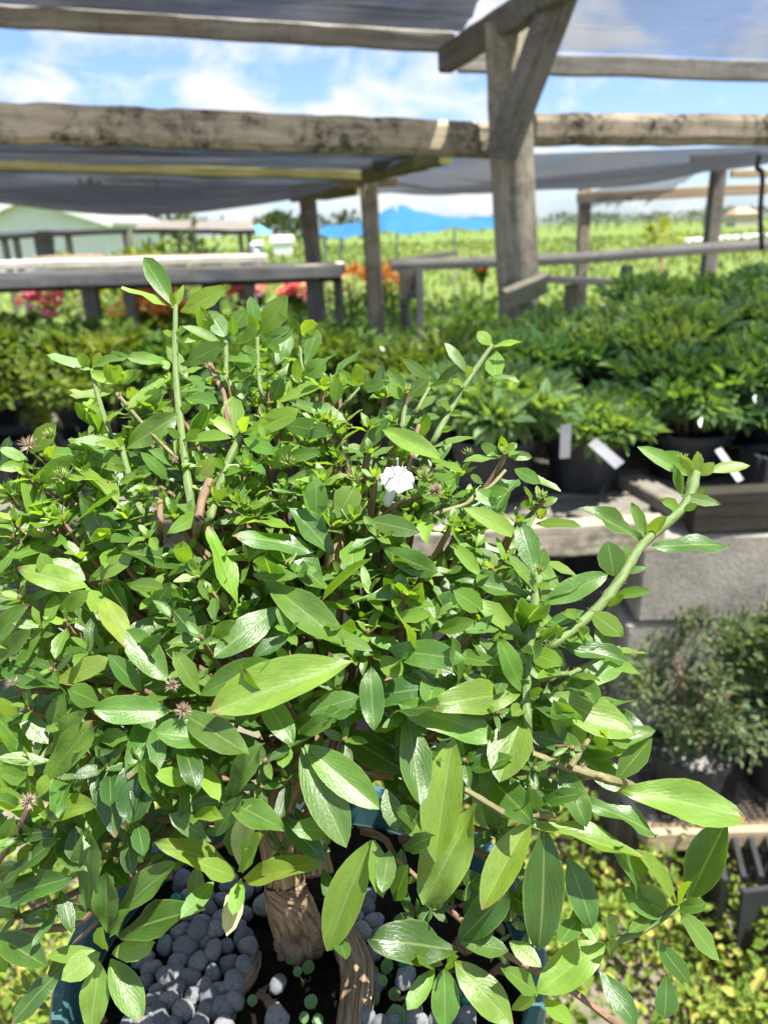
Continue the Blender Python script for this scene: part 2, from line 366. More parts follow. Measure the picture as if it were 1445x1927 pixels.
def cloth(name, c, tc_, clear, trl=0.35, weave=1.0):
    mt, nt, bs, out = nmat(name); uv = N(nt, 'ShaderNodeUVMap'); mp = N(nt, 'ShaderNodeMapping', {'Scale': (2.0, 55, 1)}); nt.links.new(uv.outputs['UV'], mp.inputs['Vector'])
    n = noise(nt, mp.outputs['Vector'], 1.0, 5, 0.65, 0.3); big = noise(nt, uv.outputs['UV'], 2.2, 4, 0.6)
    nt.links.new(ramp(nt, n, [(0.3, tuple(x*0.65 for x in c)), (0.7, tuple(x*1.4 for x in c))]), bs.inputs['Base Color']); bs.inputs['Roughness'].default_value = 0.65; bs.inputs['Specular IOR Level'].default_value = 0.3
    tr = N(nt, 'ShaderNodeBsdfTranslucent', {'Color': (*tc_, 1)}); ms = N(nt, 'ShaderNodeMixShader', {'Fac': trl}); nt.links.new(bs.outputs[0], ms.inputs[1]); nt.links.new(tr.outputs[0], ms.inputs[2])
    tp = N(nt, 'ShaderNodeBsdfTransparent'); m2 = N(nt, 'ShaderNodeMixShader')
    f = math_(nt, 'ADD', clear, math_(nt, 'MULTIPLY', math_(nt, 'SUBTRACT', n, 0.5), 0.55*weave)); f = math_(nt, 'ADD', f, math_(nt, 'MULTIPLY', math_(nt, 'SUBTRACT', big, 0.5), 0.3*weave), True)
    nt.links.new(f, m2.inputs[0]); nt.links.new(ms.outputs[0], m2.inputs[1]); nt.links.new(tp.outputs[0], m2.inputs[2]); nt.links.new(m2.outputs[0], out.inputs['Surface']); return mt
M_shade = cloth('shade_net', (0.05, 0.055, 0.065), (0.035, 0.04, 0.05), 0.07, 0.3, 1.0)
M_shade2 = cloth('thin_shade_net', (0.10, 0.11, 0.13), (0.14, 0.155, 0.18), 0.42)
M_shade3 = cloth('grey_shade_net', (0.06, 0.064, 0.072), (0.06, 0.066, 0.08), 0.17, 0.3, 0.5)
M_tarp = cloth('blue_tarp', (0.04, 0.19, 0.40), (0.05, 0.23, 0.46), 0.0, 0.35, 0.0)
M_sheet = cloth('faded_net', (0.3, 0.26, 0.23), (0.35, 0.3, 0.26), 0.1, 0.3, 0.3)

def patch(name, a, b, c, d, mat, parent=None, nu=28, nv=14, sag=0.0, sagv=0.5, wrinkle=0.01, kind=None, torn=0.0, wr=None):
    """a hanging cloth between near edge a-b and far edge d-c"""
    a, b, c, d = map(lambda q: np.array(q, float), (a, b, c, d)); V, F, UV = [], [], []; ph = [rnd.random()*6.3 for _ in range(6)]
    Lu, Lv = np.linalg.norm(b-a), np.linalg.norm(d-a)
    for j in range(nv+1):
        for i in range(nu+1):
            u, v = i/nu, j/nv; vv = v
            if torn and j == nv: vv = v+torn*(rnd.random()-0.5)
            p = (a*(1-u)+b*u)*(1-vv)+(d*(1-u)+c*u)*vv
            su = 4*u*(1-u); sv = 4*v*(1-v) if sagv == 0.5 else v**0.8
            p = p+np.array([0, 0, -sag*su*sv])
            fl = min(1, 6*min(v, 1-v)) if not torn else min(1, 6*v)
            p[2] += fl*wrinkle*(math.sin(v*19+ph[0]+2*math.sin(u*3+ph[1]))+0.7*math.sin(v*33+u*5+ph[2])+0.6*math.sin(u*14+v*4+ph[3]))
            V.append(p); UV.append((u*Lu, v*Lv))
    for j in range(nv):
        for i in range(nu):
            q = j*(nu+1)+i; F.append((q, q+1, q+nu+2, q+nu+1))
    return put(name, V, F, mat, parent, uv=UV, smooth=True)
def box_geo(c, s, rz=0.0, bev=0.0):
    c = np.array(c, float); s = np.array(s, float)/2; co, si = math.cos(rz), math.sin(rz); X = np.array([co, si, 0]); Y = np.array([-si, co, 0]); Z = np.array([0, 0, 1.0])
    if bev == 0: V = [c+X*sx*s[0]+Y*sy*s[1]+Z*sz*s[2] for sz in (-1, 1) for sx, sy in ((-1, -1), (1, -1), (1, 1), (-1, 1))]; F = [(3, 2, 1, 0), (4, 5, 6, 7), (0, 1, 5, 4), (1, 2, 6, 5), (2, 3, 7, 6), (3, 0, 4, 7)]; return V, F
    V, F = [], []; lv = [(-s[2], bev), (-s[2]+bev, 0), (s[2]-bev, 0), (s[2], bev)]
    for z, ins in lv:
        a_, b_ = s[0]-ins, s[1]-ins; k = bev
        for x, y in ((-a_+k, -b_), (a_-k, -b_), (a_, -b_+k), (a_, b_-k), (a_-k, b_), (-a_+k, b_), (-a_, b_-k), (-a_, -b_+k)): V.append(c+X*x+Y*y+Z*z)
    for i in range(3):
        for j in range(8): F.append((i*8+j, i*8+(j+1) % 8, (i+1)*8+(j+1) % 8, (i+1)*8+j))
    F.append(tuple(range(7, -1, -1))); F.append(tuple(range(24, 32))); return V, F

# ------------------------------------------------------------------ ground
V, F = [], []
xs = np.concatenate([[-900, -300, -100, -40], np.linspace(-15, 15, 31), [40, 100, 300, 900]]); ys = np.concatenate([[-30], np.linspace(-6, 24, 31), [40, 80, 160, 320, 700, 1300]])
for y in ys:
    for x in xs: V.append((x, y, 0.02*math.sin(x*1.7+y)*math.sin(y*1.3) if 1.5 < y < 24 and abs(x) < 14 else 0))
nx = len(xs)
for j in range(len(ys)-1):
    for i in range(nx-1): F.append((j*nx+i, j*nx+i+1, (j+1)*nx+i+1, (j+1)*nx+i))
tag(put('ground', V, F, M_ground, smooth=True), kind='structure')

# ------------------------------------------------------------------ far background: house, trees, field crops, canopies
hd = 35.0
hb = empty('house', WY(60, 520, hd)*np.array([1, 1, 0]), 'pale green house with white gable edge at the far left behind the nursery', 'house')
def hw(px, py, y=hd): return WY(px, py, y)
gx0, gx1 = WY(-170, 450, hd)[0], WY(222, 450, hd)[0]; xm = WY(62, 400, hd)[0]; zt = WY(62, 372, hd)[2]; ze = WY(222, 423, hd)[2]
wx1 = WY(196, 450, hd)[0]; wx0 = 2*xm-wx1
sl_ = (zt-ze)/(gx1-xm)
V = []
for y in (hd, hd+9): V += [(wx0, y, 0), (wx1, y, 0), (wx1, y, zt-sl_*(wx1-xm)-0.05), (xm, y, zt-0.05), (wx0, y, zt-sl_*(wx1-xm)-0.05)]
put('wall', V, [(0, 1, 2, 3, 4), (9, 8, 7, 6, 5), (1, 6, 7, 2), (0, 4, 9, 5), ], M_house, hb)
for sgn in (1, -1):
    e = xm+sgn*(gx1-xm)
    put('roof', [(xm, hd-0.4, zt), (e, hd-0.4, ze), (e, hd+9.4, ze), (xm, hd+9.4, zt), (xm, hd-0.4, zt+.12), (e, hd-0.4, ze+.12), (e, hd+9.4, ze+.12), (xm, hd+9.4, zt+.12)], [(3, 2, 1, 0), (4, 5, 6, 7), (0, 1, 5, 4), (1, 2, 6, 5), (2, 3, 7, 6), (3, 0, 4, 7)], M_roof, hb)
    beam('fascia', (xm, hd-0.45, zt+.02), (e, hd-0.45, ze+.02), 0.06, 0.24, M_white, hb, seg=1)
for i in range(16):                                               # lap siding boards
    z = 0.15+i*0.19
    if z > zt-0.3: break
    hx = min(wx1, xm+(zt-z)/sl_-0.15) if z > ze else wx1
    V, F = box_geo((xm+(hx-xm)*0, hd-0.02, z), (2*(hx-xm), 0.03, 0.17)); put('siding_board', V, F, M_house, hb)
V, F = box_geo((WY(85, 455, hd)[0], hd-0.05, WY(85, 455, hd)[2]-0.2), (1.0, 0.08, 1.3)); w_ = put('window', V, F, M_white, hb)
V, F = box_geo((WY(85, 455, hd)[0], hd-0.1, WY(85, 455, hd)[2]-0.2), (0.8, 0.04, 1.1)); p_ = obj('pane', mesh('pane', np.array(V)-np.array(hb.location), F, M_glass), w_)

def tree(px, y, top_py, wpx, label, tints, group=None, name='broadleaf_tree', n=420, lf=None, base=None):
    t = WY(px, top_py, y); w = wpx*y/FPX/2; h = t[2]
    r = empty(name, (t[0], y, 0), label, 'tree', group)
    tr_h = h*0.55; tube('trunk', [(t[0], y, -0.1), (t[0]+w*0.05, y, tr_h*0.5), (t[0]-w*.04, y, tr_h)], [h*0.05, h*0.035, h*0.02], M_dark, r, n=7)
    foliage('crown', (t[0], y, h*(0.54 if n > 200 else 0.46)), (w*(1 if n > 200 else 1.5), w*0.8, h*(0.47 if n > 200 else 0.42)), n, lf or h*0.14, tints, M_folm, r, clumps=22, spread=0.42, aspect=0.7)
    return r
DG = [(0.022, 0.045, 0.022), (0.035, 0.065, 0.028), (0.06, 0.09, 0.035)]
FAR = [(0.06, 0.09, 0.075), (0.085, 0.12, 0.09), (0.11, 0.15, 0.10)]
tree(175, 60, 368, 130, 'dark tree behind the roof slope of the pale house', DG, 'trees beyond the nursery')
tree(285, 52, 380, 120, 'round olive green tree just right of the pale house roof', [(0.05, 0.08, 0.02), (0.08, 0.12, 0.03), (0.10, 0.15, 0.04)], 'trees beyond the nursery')
tree(400, 80, 418, 190, 'low dark tree behind the faded tan shelter roof', DG, 'trees beyond the nursery')
tree(525, 70, 402, 110, 'dark round tree between the tan shelter and the thin left post', DG, 'trees beyond the nursery')
tree(640, 75, 408, 150, 'dark tree mass behind the left end of the blue tarp', DG, 'trees beyond the nursery')
rr = random.Random(3)
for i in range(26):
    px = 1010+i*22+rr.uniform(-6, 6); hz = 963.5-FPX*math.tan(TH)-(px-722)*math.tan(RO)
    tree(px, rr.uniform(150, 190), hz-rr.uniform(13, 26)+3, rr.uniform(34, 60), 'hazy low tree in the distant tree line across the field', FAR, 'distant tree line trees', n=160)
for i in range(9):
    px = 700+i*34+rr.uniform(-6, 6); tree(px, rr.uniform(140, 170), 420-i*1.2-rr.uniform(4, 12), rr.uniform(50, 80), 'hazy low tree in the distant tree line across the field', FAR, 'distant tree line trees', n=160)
# pink roofed far house right
fh = empty('far_house', WY(1396, 412, 140)*np.array([1, 1, 0]), 'tiny pink far house roof in the tree line behind the hanging cable', 'house')
q = WY(1396, 400, 140); V, F = box_geo((q[0], 140, 1.0), (3.6, 4, 2.0)); put('wall', V, F, M_thatch, fh)
put('roof', [(q[0]-2.1, 137.7, 2.0), (q[0]+2.1, 137.7, 2.0), (q[0]+2.1, 142.3, 2.0), (q[0]-2.1, 142.3, 2.0), (q[0]-1, 140, 2.9), (q[0]+1, 140, 2.9)], [(0, 1, 5, 4), (1, 2, 5), (2, 3, 4, 5), (3, 0, 4)], M_brick, fh)

# field crops: a mass of low plants across the field
n = 16000; yy = 9+70*nrs.rand(n)**1.7; xx = (nrs.rand(n)-0.5)*(yy*1.15+4); hgt = 0.06+0.16*nrs.rand(n)
cs = np.stack([xx, yy, hgt*0.3], 1); ax = rand_dirs(n)*0.6+np.array([0, 0, 0.8]); ax /= np.linalg.norm(ax, axis=1, keepdims=True)
l = hgt*(0.7+yy/40); V, F = leaf_cloud(cs, ax, rand_dirs(n)+np.array([0, -0.5, 0.5]), l, l*0.5)
tc3 = np.array([(0.12, 0.17, 0.06), (0.17, 0.23, 0.075), (0.22, 0.27, 0.10)])[nrs.randint(0, 3, n)]
tag(put('field_crop', V, F, M_folm, col=np.repeat(tc3, 6, 0)), 'bright green low crop covering the open field', 'crop', kind='stuff')

def canopy_poles(root, pts, r, mat):
    for p in pts: tube('pole', [(p[0], p[1], 0), tuple(p)], r, mat, root, n=6, k=1)
# blue tarp canopy
yb = 13.0; pk = WY(745, 379, yb+1)
bt = empty('blue_canopy', (pk[0], yb+1, 0), 'bright blue tarp canopy stretched on thin poles in the field', 'canopy')
e1, e2, e3, e4 = WY(592, 443, yb), WY(985, 420, yb), WY(985, 404, yb+2.6), WY(610, 424, yb+2.6)
V, F, UV = [], [], []; nu, nv = 36, 12
for j in range(nv+1):
    for i in range(nu+1):
        u, v = i/nu, j/nv; p = (e1*(1-u)+e2*u)*(1-v)+(e4*(1-u)+e3*u)*v
        d2 = ((u-0.40)/0.33)**2+((v-0.5)/0.5)**2; rz = (pk[2]-p[2])*max(0, 1-math.sqrt(d2))**1.05*0.92
        d3 = ((u-0.85)/0.3)**2+((v-0.6)/0.5)**2; rz += 0.06*max(0, 1-math.sqrt(d3))
        p = p+np.array([0, 0, rz-0.10*abs(math.sin(u*9.4))*(1-v)*0.6+0.012*math.sin(u*40+v*9)+0.008*math.sin(u*71+v*5)]); V.append(p); UV.append((u*3, v*2))
for j in range(nv):
    for i in range(nu): q = j*(nu+1)+i; F.append((q, q+1, q+nu+2, q+nu+1))
put('tarp', V, F, M_tarp, bt, uv=UV, smooth=True)
canopy_poles(bt, [e1+np.array([0.15, 0.1, -0.02]), WY(855, 432, yb+.1), e2-np.array([.1, -.1, 0]), WY(640, 440, yb+1.8), (pk[0], pk[1], pk[2]-0.05)], 0.018, M_grey)
# faded tan shelter
ys_ = 18.0
ts = empty('tan_shelter', WY(365, 430, ys_)*np.array([1, 1, 0]), 'low shelter with faded tan sheet roof left of the posts in the field', 'shelter')
for a_, b_ in ((252, 362), (362, 480)):
    patch('roof_sheet', WY(a_, 431, ys_), WY(b_, 434, ys_), WY(b_-4, 414, ys_+3), WY(a_+12, 416, ys_+3), M_sheet, ts, nu=14, nv=6, sag=0.03, wrinkle=0.02)
beam('edge_beam', WY(250, 435, ys_-.1), WY(482, 437, ys_-.1), 0.08, 0.1, M_black, ts, seg=10, jit=0.01)
for px in (242, 335, 452, 468): q = WY(px, 437, ys_+.2); beam('post', (q[0], q[1], 0), q, 0.1, 0.1, M_dark, ts, up=(0, 1, 0), seg=1)
# black net edges in front of the house
bn = empty('net_shelter', WY(100, 445, 12)*np.array([1, 1, 0]), 'black net edge on dark posts crossing in front of the pale house', 'net shelter')
patch('net', WY(-160, 452, 12), WY(238, 432, 12), WY(250, 428, 15), WY(-160, 444, 15), M_shade, bn, nu=30, nv=6, sag=0.05, wrinkle=0.01)
beam('rail', WY(-160, 455, 12), WY(240, 436, 12), 0.05, 0.06, M_black, bn, seg=8, jit=0.006)
for px in (-40, 8, 30, 128, 236): q = WY(px, 447-px*0.05, 12.1); beam('post', (q[0], q[1], 0), q, 0.08, 0.08, M_dark, bn, up=(0, 1, 0), seg=1)
V, F = box_geo(WY(86, 447, 11.9), (0.2, 0.1, 0.18)); put('junction_box', V, F, M_black, bn)
# turquoise sheet, white pipe, small car
q = WY(488, 441, 30); tu = empty('garden_umbrella', (q[0], 30, 0), 'small turquoise umbrella on a pole out in the field', 'umbrella')
V, F = lathe([(0.02, 0.32), (0.35, 0.12), (0.42, 0.0)], q, 10); put('canopy', V, F, M_turq, tu); tube('pole', [(q[0], 30, 0), (q[0], 30, q[2]+.1)], 0.02, M_white, tu, n=6, k=1)
q = WY(484, 478, 7.0); pv = empty('standpipe', (q[0], 7, 0), 'white plastic standpipe with bent top left of the thin post', 'pipe')
tube('riser', [(q[0], 7, 0), (q[0], 7, q[2]-0.05), (q[0], 7, q[2]+0.03)], 0.03, M_white, pv, n=8, k=1); tube('elbow', [(q[0], 7, q[2]), (q[0]-.03, 7, q[2]+.06), (q[0]+0.05, 7, q[2]+0.07)], 0.036, M_white, pv, n=8)
q = WY(532, 459, 55); sh = empty('white_shed', (q[0], 55, 0), 'little white shed at the field edge below the dark round tree', 'shed')
V, F = box_geo((q[0], 55, .5), (1.1, 1, 1.0)); put('wall', V, F, M_white, sh); put('roof', [(q[0]-.7, 54.4, 1.0), (q[0]+.7, 54.4, 1.0), (q[0]+.7, 55.6, 1.0), (q[0]-.7, 55.6, 1.0), (q[0]-.7, 55, 1.35), (q[0]+.7, 55, 1.35)], [(0, 1, 5, 4), (2, 3, 4, 5), (1, 2, 5), (3, 0, 4)], M_white, sh)
# long white frost cloth strips in the field right
for i, (a_, b_) in enumerate((((1290, 452), (1445, 441)),)):
    p0, p1 = G(*a_, 0.25), G(*b_, 0.25); geo = [tube_geo([p0*np.array([1, 1, 0])+np.array([0, 0, .15]), p1*np.array([1, 1, 0])+np.array([0, 0, .15])], 0.2, 8)]
    tag(put('row_cover', geo[0][0], geo[0][1], M_white, smooth=True), ('long white row cover in the field right of the far right post', 'short white row cover in the field behind the thin middle post')[i], 'row cover', 'row covers in the field')

# ------------------------------------------------------------------ the near shade house: post, beams, brace, boards
pt, pb = WY(953, 40, 2.9), WY(977, 600, 2.9)
pbase = pb+(pb-pt)*(pb[2]/(pt[2]-pb[2])); 
fr = empty('timber_pergola', (pbase[0], pbase[1], 0), 'weathered timber post carrying beams and a diagonal brace, nearest of the frames', 'pergola')
ax_ = unit(pt-pbase); 
al = math.radians(38); upv = (math.sin(al), math.cos(al), 0)
beam('post', pbase, pt, 0.115, 0.118, M_post, fr, up=upv, seg=26, jit=0.0012)
beam('crossbeam', WY(-190, 224, 2.62), WY(962, 266, 3.09), 0.09, 0.112, M_beam, fr, seg=34, jit=0.002, ch=0.22)
beam('crossbeam', WY(1002, 245, 3.13), WY(1640, 245, 3.35), 0.09, 0.105, M_beam, fr, seg=24, jit=0.002, ch=0.3)
beam('brace', WY(942, 296, 2.78), WY(1072, -60, 2.62), 0.05, 0.10, M_dark, fr, up=(1, 0.15, 0.5), seg=10, jit=0.001)
beam('top_beam', WY(838, 114, 3.32), WY(1075, -42, 2.5), 0.06, 0.085, M_dark, fr, seg=10, jit=0.001)
beam('edge_board', WY(-190, 19, 3.08), WY(852, 80, 3.36), 0.045, 0.066, M_grey, fr, seg=20, jit=0.0015)
beam('edge_board', WY(862, 117, 3.36), WY(1640, 141, 3.36), 0.045, 0.066, M_grey, fr, seg=20, jit=0.0015)
beam('cleat', WY(948, 566, 2.77), WY(1026, 532, 2.83), 0.03, 0.075, M_post, fr, up=(0.2, -0.35, 1), seg=4, jit=0.001)
# roofs of net
z0 = 0.03
def off(p, dz): return np.array(p)+np.array([0, 0, dz])
tag(patch('shade_cloth', G(-190, -110, 2.2), G(960, -110, 2.2), off(WY(870, 78, 3.34), .03), off(WY(-190, 16, 3.06), .03), M_shade, nu=40, nv=18, sag=0.02, wrinkle=0.006),
    'dark shade cloth roof at the top left above the plain edge board', 'shade cloth', 'shade cloths')
tag(patch('shade_cloth', (WY(985, 105, 3.36)[0], 1.62, 2.24), (2.6, 1.62, 2.2), off(WY(1640, 138, 3.36), .03), off(WY(985, 112, 3.36), .03), M_shade2, nu=40, nv=22, sag=0.03, wrinkle=0.008),
    'pale see-through shade cloth roof at the top right of the brace', 'shade cloth', 'shade cloths')
# lower roofs beyond
lf = empty('timber_pergola', WY(690, 590, 4.25)*np.array([1, 1, 0]), 'pair of dark square posts with algae-green boards beyond the left benches', 'pergola')
def vpost(name, px, py, y, w, root, mat=M_dark, lean=0.0, z0=0.0):
    q = WY(px, py, y); beam(name, (q[0]+lean, y, z0), q, w, w, mat, root, up=(0, 1, 0), seg=8, jit=0.001); return q
vpost('post', 692, 334, 4.3, 0.088, lf, M_post, 0.05); vpost('post', 578, 360, 4.75, 0.09, lf, M_dark, 0.06)
beam('edge_board', WY(-190, 305, 4.05), WY(688, 331, 4.25), 0.04, 0.045, M_olive, lf, seg=20, jit=0.002)
beam('cross_board', WY(548, 364, 4.7), WY(672, 352, 4.55), 0.05, 0.09, M_olive, lf, seg=6, jit=0.002)
beam('short_board', WY(640, 346, 4.35), WY(748, 343, 4.3), 0.04, 0.04, M_tan, lf, seg=4)
beam('rafter', WY(688, 330, 4.2), WY(838, 288, 3.25), 0.05, 0.075, M_olive, lf, seg=10, jit=0.002)
tag(patch('shade_cloth', WY(-190, 255, 2.8), WY(800, 283, 3.12), WY(690, 322, 4.2), WY(-190, 297, 4.03), M_shade, nu=40, nv=14, sag=0.015, wrinkle=0.006), 'dark shade cloth directly under the mouldy left crossbeam', 'shade cloth', 'shade cloths')
tag(patch('shade_cloth', WY(-190, 310, 4.1), WY(684, 337, 4.3), WY(670, 345, 4.95), WY(-230, 352, 4.95), M_shade, nu=40, nv=16, sag=0.17, wrinkle=0.008), 'dark shade cloth sagging in a long belly above the pale house', 'shade cloth', 'shade cloths')
tag(patch('shade_cloth', WY(700, 300, 3.5), WY(1640, 268, 3.6), WY(1350, 300, 6.3), WY(700, 366, 6.3), M_shade3, nu=44, nv=22, sag=0.10, wrinkle=0.016), 'grey wrinkled shade cloth hanging behind the main post', 'shade cloth', 'shade cloths')
tag(patch('shade_cloth', WY(1085, 366, 6.25), WY(1335, 308, 6.25), WY(1240, 372, 6.35), WY(1090, 392, 6.35), M_shade2, nu=24, nv=10, sag=0.0, sagv=1, wrinkle=0.012, torn=0.5), 'torn flap of thin shade cloth drooping over the far tan rail', 'shade cloth', 'shade cloths')
rf = empty('timber_pergola', WY(1352, 460, 6.0)*np.array([1, 1, 0]), 'far right post frame with tan top rails behind the torn cloth', 'pergola')
vpost('post', 1354, 298, 6.0, 0.095, rf, M_dark, -0.02); vpost('post', 1101, 352, 6.5, 0.088, rf, M_post, 0.0)
beam('rail', WY(1085, 374, 6.44), WY(1640, 344, 6.44), 0.04, 0.075, M_tan, rf, seg=8, jit=0.002); beam('rail', WY(1375, 327, 6.1), WY(1640, 325, 6.1), 0.04, 0.05, M_tan, rf, seg=4)
beam('cap_board', WY(1300, 306, 6.05), WY(1385, 302, 6.05), 0.06, 0.1, M_dark, rf, seg=3)
cb = tube('hanging_cable', [WY(1428, 292, 3.4), WY(1424, 315, 3.4), WY(1434, 330, 3.4), WY(1430, 400, 3.4), WY(1433, 470, 3.4)], 0.010, M_wire, n=6); tag(cb, 'black cable hanging down at the far right edge', 'cable')

# benches of planks and the round rail
def plank_bench(px0, px1, py0, py1, y0, y1, root, mat, n=3, th=0.05, wd=0.2, gap=0.015):
    a, b = WY(px0, py0, y0), WY(px1, py1, y1)
    for i in range(n): 
        o = np.array([0, i*(wd+gap), 0]); beam('plank', a+o, b+o, wd, th, mat, root, seg=14, jit=0.0015)
    return a, b
lb = empty('plank_bench', WY(200, 530, 4.0)*np.array([1, 1, 0]), 'long weathered grey plank bench at the left in front of the house', 'bench')
a, b = plank_bench(-190, 640, 537, 511, 3.75, 4.1, lb, M_grey_sunlit, 4, 0.05, 0.17)
for t in (0.12, 0.4, 0.68, 0.93): q = a+(b-a)*t; beam('leg', (q[0], q[1]+0.05, 0), (q[0], q[1]+0.05, q[2]-0.03), 0.07, 0.07, M_dark, lb, up=(0, 1, 0), seg=2)
beam('apron', a+np.array([0, 0.05, -0.038]), b+np.array([0, .05, -0.038]), 0.03, 0.022, M_black, lb, seg=8, jit=0.001)
lb2 = empty('plank_bench', WY(200, 495, 5.8)*np.array([1, 1, 0]), 'second plank bench behind the long grey one, with tan boards', 'bench')
a, b = plank_bench(-190, 495, 505, 487, 5.4, 5.8, lb2, M_grey_sunlit, 2, 0.05, 0.2)
for t in (0.2, 0.6, 0.95): q = a+(b-a)*t; beam('leg', (q[0], q[1]+0.05, 0), (q[0], q[1]+0.05, q[2]-0.03), 0.08, 0.08, M_dark, lb2, up=(0, 1, 0), seg=2)
beam('backboard', WY(70, 490, 6.1), WY(462, 482, 6.2), 0.03, 0.04, M_tan, lb2, seg=5)
V, F = box_geo(WY(130, 489, 6.3), (0.42, 0.3, 0.06)); tag(put('flat_crate', V, F, M_brick), 'flat terracotta coloured crate on the second plank bench', 'crate')
rl = empty('round_rail', WY(1100, 490, 4.0)*np.array([1, 1, 0]), 'pale round pole rail running right behind the shrubs', 'rail')
tube('pole', [WY(735, 499, 4.0), WY(930, 493, 4.0), WY(1100, 485, 4.0), WY(1300, 470, 4.0), WY(1660, 446, 4.0)], 0.027, M_grey_sunlit, rl, n=10, ridge=0.03)
for px in (760, 1180, 1560): q = WY(px, 490, 4.0); beam('stake', (q[0], 4.0, 0), (q[0], 4.0, q[2]-.025), 0.05, 0.05, M_dark, rl, up=(0, 1, 0), seg=2)
beam('spare_board', WY(740, 494, 4.12), WY(852, 476, 4.5), 0.07, 0.02, M_grey, rl, seg=3)
bx = empty('board_stand', WY(772, 570, 3.95)*np.array([1, 1, 0]), 'short wide weathered board standing under the pole rail by the dark post', 'board')
beam('board', WY(772, 562, 3.93), WY(771, 507, 3.93), 0.10, 0.02, M_post, bx, up=(0, 1, 0), seg=4, jit=0.001); 
q = WY(789, 505, 3.9); beam('upright', (q[0], 3.9, 0), q, 0.035, 0.03, M_grey, bx, up=(0, 1, 0), seg=4)
th_ = [(634, 515, 590, 4.4), (600, 520, 600, 4.6)]
for i, (px, py, _, y) in enumerate(th_): q = WY(px, py, y); tag(beam('stake', (q[0], y, 0), q, 0.045, 0.045, M_post, up=(0, 1, 0), seg=3), ('thin grey stake between the two dark posts', 'thick grey stake standing against the left dark post')[i], 'stake', 'stakes among the flowers')
fb = empty('far_bench', WY(1100, 525, 5.2)*np.array([1, 1, 0]), 'pale low bench seen between shrubs right of the main post', 'bench')
for i in range(2): beam('plank', WY(1030, 525, 5.2+i*.2), WY(1300, 538, 5.2+i*.2), 0.18, 0.04, M_grey, fb, seg=4)
for px in (1075, 1250): q = WY(px, 530, 5.3); beam('leg', (q[0], q[1], 0), (q[0], q[1], q[2]-.02), 0.08, 0.08, M_post, fb, up=(0, 1, 0), seg=2)

# ------------------------------------------------------------------ nursery shrubs
def potted(name, x, y, z, pr, ph, top, rad, n, lf, tints, label, group, mat=None, cat='shrub', stems=5, asp=0.42, clumps=26, spread=0.34, potc=None, tags=0, soil=None, seed=0, low=None):
    r = empty(name, (x, y, z), label, cat, group); r_ = random.Random(seed*13+5)
    V, F = lathe([(0.0, 0.003), (pr*0.78, 0.003), (pr*0.97, ph-0.022), (pr*1.05, ph-0.022), (pr*1.06, ph-0.002), (pr*1.0, ph), (pr*0.95, ph-0.004), (pr*0.93, ph-0.03)], (x, y, z), 28); put('pot', V, F, potc or M_blackpot, r, smooth=False)
    V, F = lathe([(pr*0.945, ph-0.028), (pr*0.5, ph-0.018), (0.0, ph-0.016)], (x, y, z), 16); put('soil', V, F, soil or M_soil, r)
    top += r_.uniform(-.03, .03)*(1 if cat == 'shrub' else 0); cz = z+ph+(top-z-ph)*(0.52 if low is None else 0.47); rz = (top-z-ph)*(0.41 if low is None else 0.46); rad = rad*0.9
    kk = r_.uniform(.78, 1.25); tints = [(a*kk*r_.uniform(.85, 1.2), b_*kk, c*kk*r_.uniform(.8, 1.2)) for a, b_, c in tints]; lf = lf*r_.uniform(.85, 1.2); asp = asp*r_.uniform(.8, 1.2)
    for i in range(stems):
        an = r_.random()*6.28; e = np.array([x+rad*0.5*math.cos(an), y+rad*0.5*math.sin(an), cz+rz*0.2*r_.random()])
        tube('stem', [(x+pr*.2*math.cos(an), y+pr*.2*math.sin(an), z+ph-.02), (x+rad*.2*math.cos(an), y+rad*.2*math.sin(an), (z+ph+cz)/2), e], [0.009, 0.007, 0.004], M_twig, r, n=5, k=2)
    foliage('foliage', (x, y, cz), (rad, rad, rz), n, lf, tints, mat or M_fol, r, clumps=clumps, spread=spread, aspect=asp, flat_bottom=low is None)
    return r
SH = [(0.07, 0.15, 0.065), (0.12, 0.22, 0.085), (0.20, 0.30, 0.13)]
SB = [(0.05, 0.11, 0.03), (0.09, 0.17, 0.04), (0.15, 0.24, 0.06)]
YG = [(0.06, 0.13, 0.025), (0.11, 0.18, 0.035), (0.19, 0.26, 0.06)]
# right bench
rb = empty('timber_bench', (0.9, 2.1, 0), 'timber plant bench on concrete blocks under the dark shrubs', 'bench')
bz = 0.88
for i in range(7):
    y = 1.72+i*0.20; beam('plank', (0.12, y, bz-0.02), (2.5, y, bz-0.02), 0.17, 0.036, M_dark, rb, seg=10, jit=0.001)
pF = G(880, 1022, bz-0.04); pG = G(1250, 1010, bz-0.04)
beam('front_beam', (pF[0]-0.25, 1.49, 0.897), (0.565, 1.52, 0.897), 0.045, 0.07, M_post, rb, seg=10, jit=0.001)
beam('front_beam', (0.655, 1.60, 0.913), (2.5, 1.64, 0.913), 0.045, 0.095, M_black, rb, seg=10, jit=0.001)
beam('lower_beam', (0.80, 1.66, bz-0.16), (2.5, 1.70, bz-0.16), 0.04, 0.09, M_dark, rb, seg=6, jit=0.001)
beam('end_board', G(1185, 905, bz+0.02), G(1290, 962, bz+0.02), 0.06, 0.035, M_dark, rb, seg=4, jit=0.001)
beam('tie_board', G(1100, 985, bz+.0), G(1235, 930, bz+.0), 0.1, 0.02, M_dark, rb, seg=4, jit=.001)
for x in (0.2, 2.4): beam('leg', (x, 2.9, 0), (x, 2.9, bz-.04), 0.09, 0.09, M_dark, rb, up=(0, 1, 0), seg=2)
beam('leg', (0.16, 1.75, 0), (0.16, 1.75, bz-.04), 0.09, 0.09, M_dark, rb, up=(0, 1, 0), seg=2)
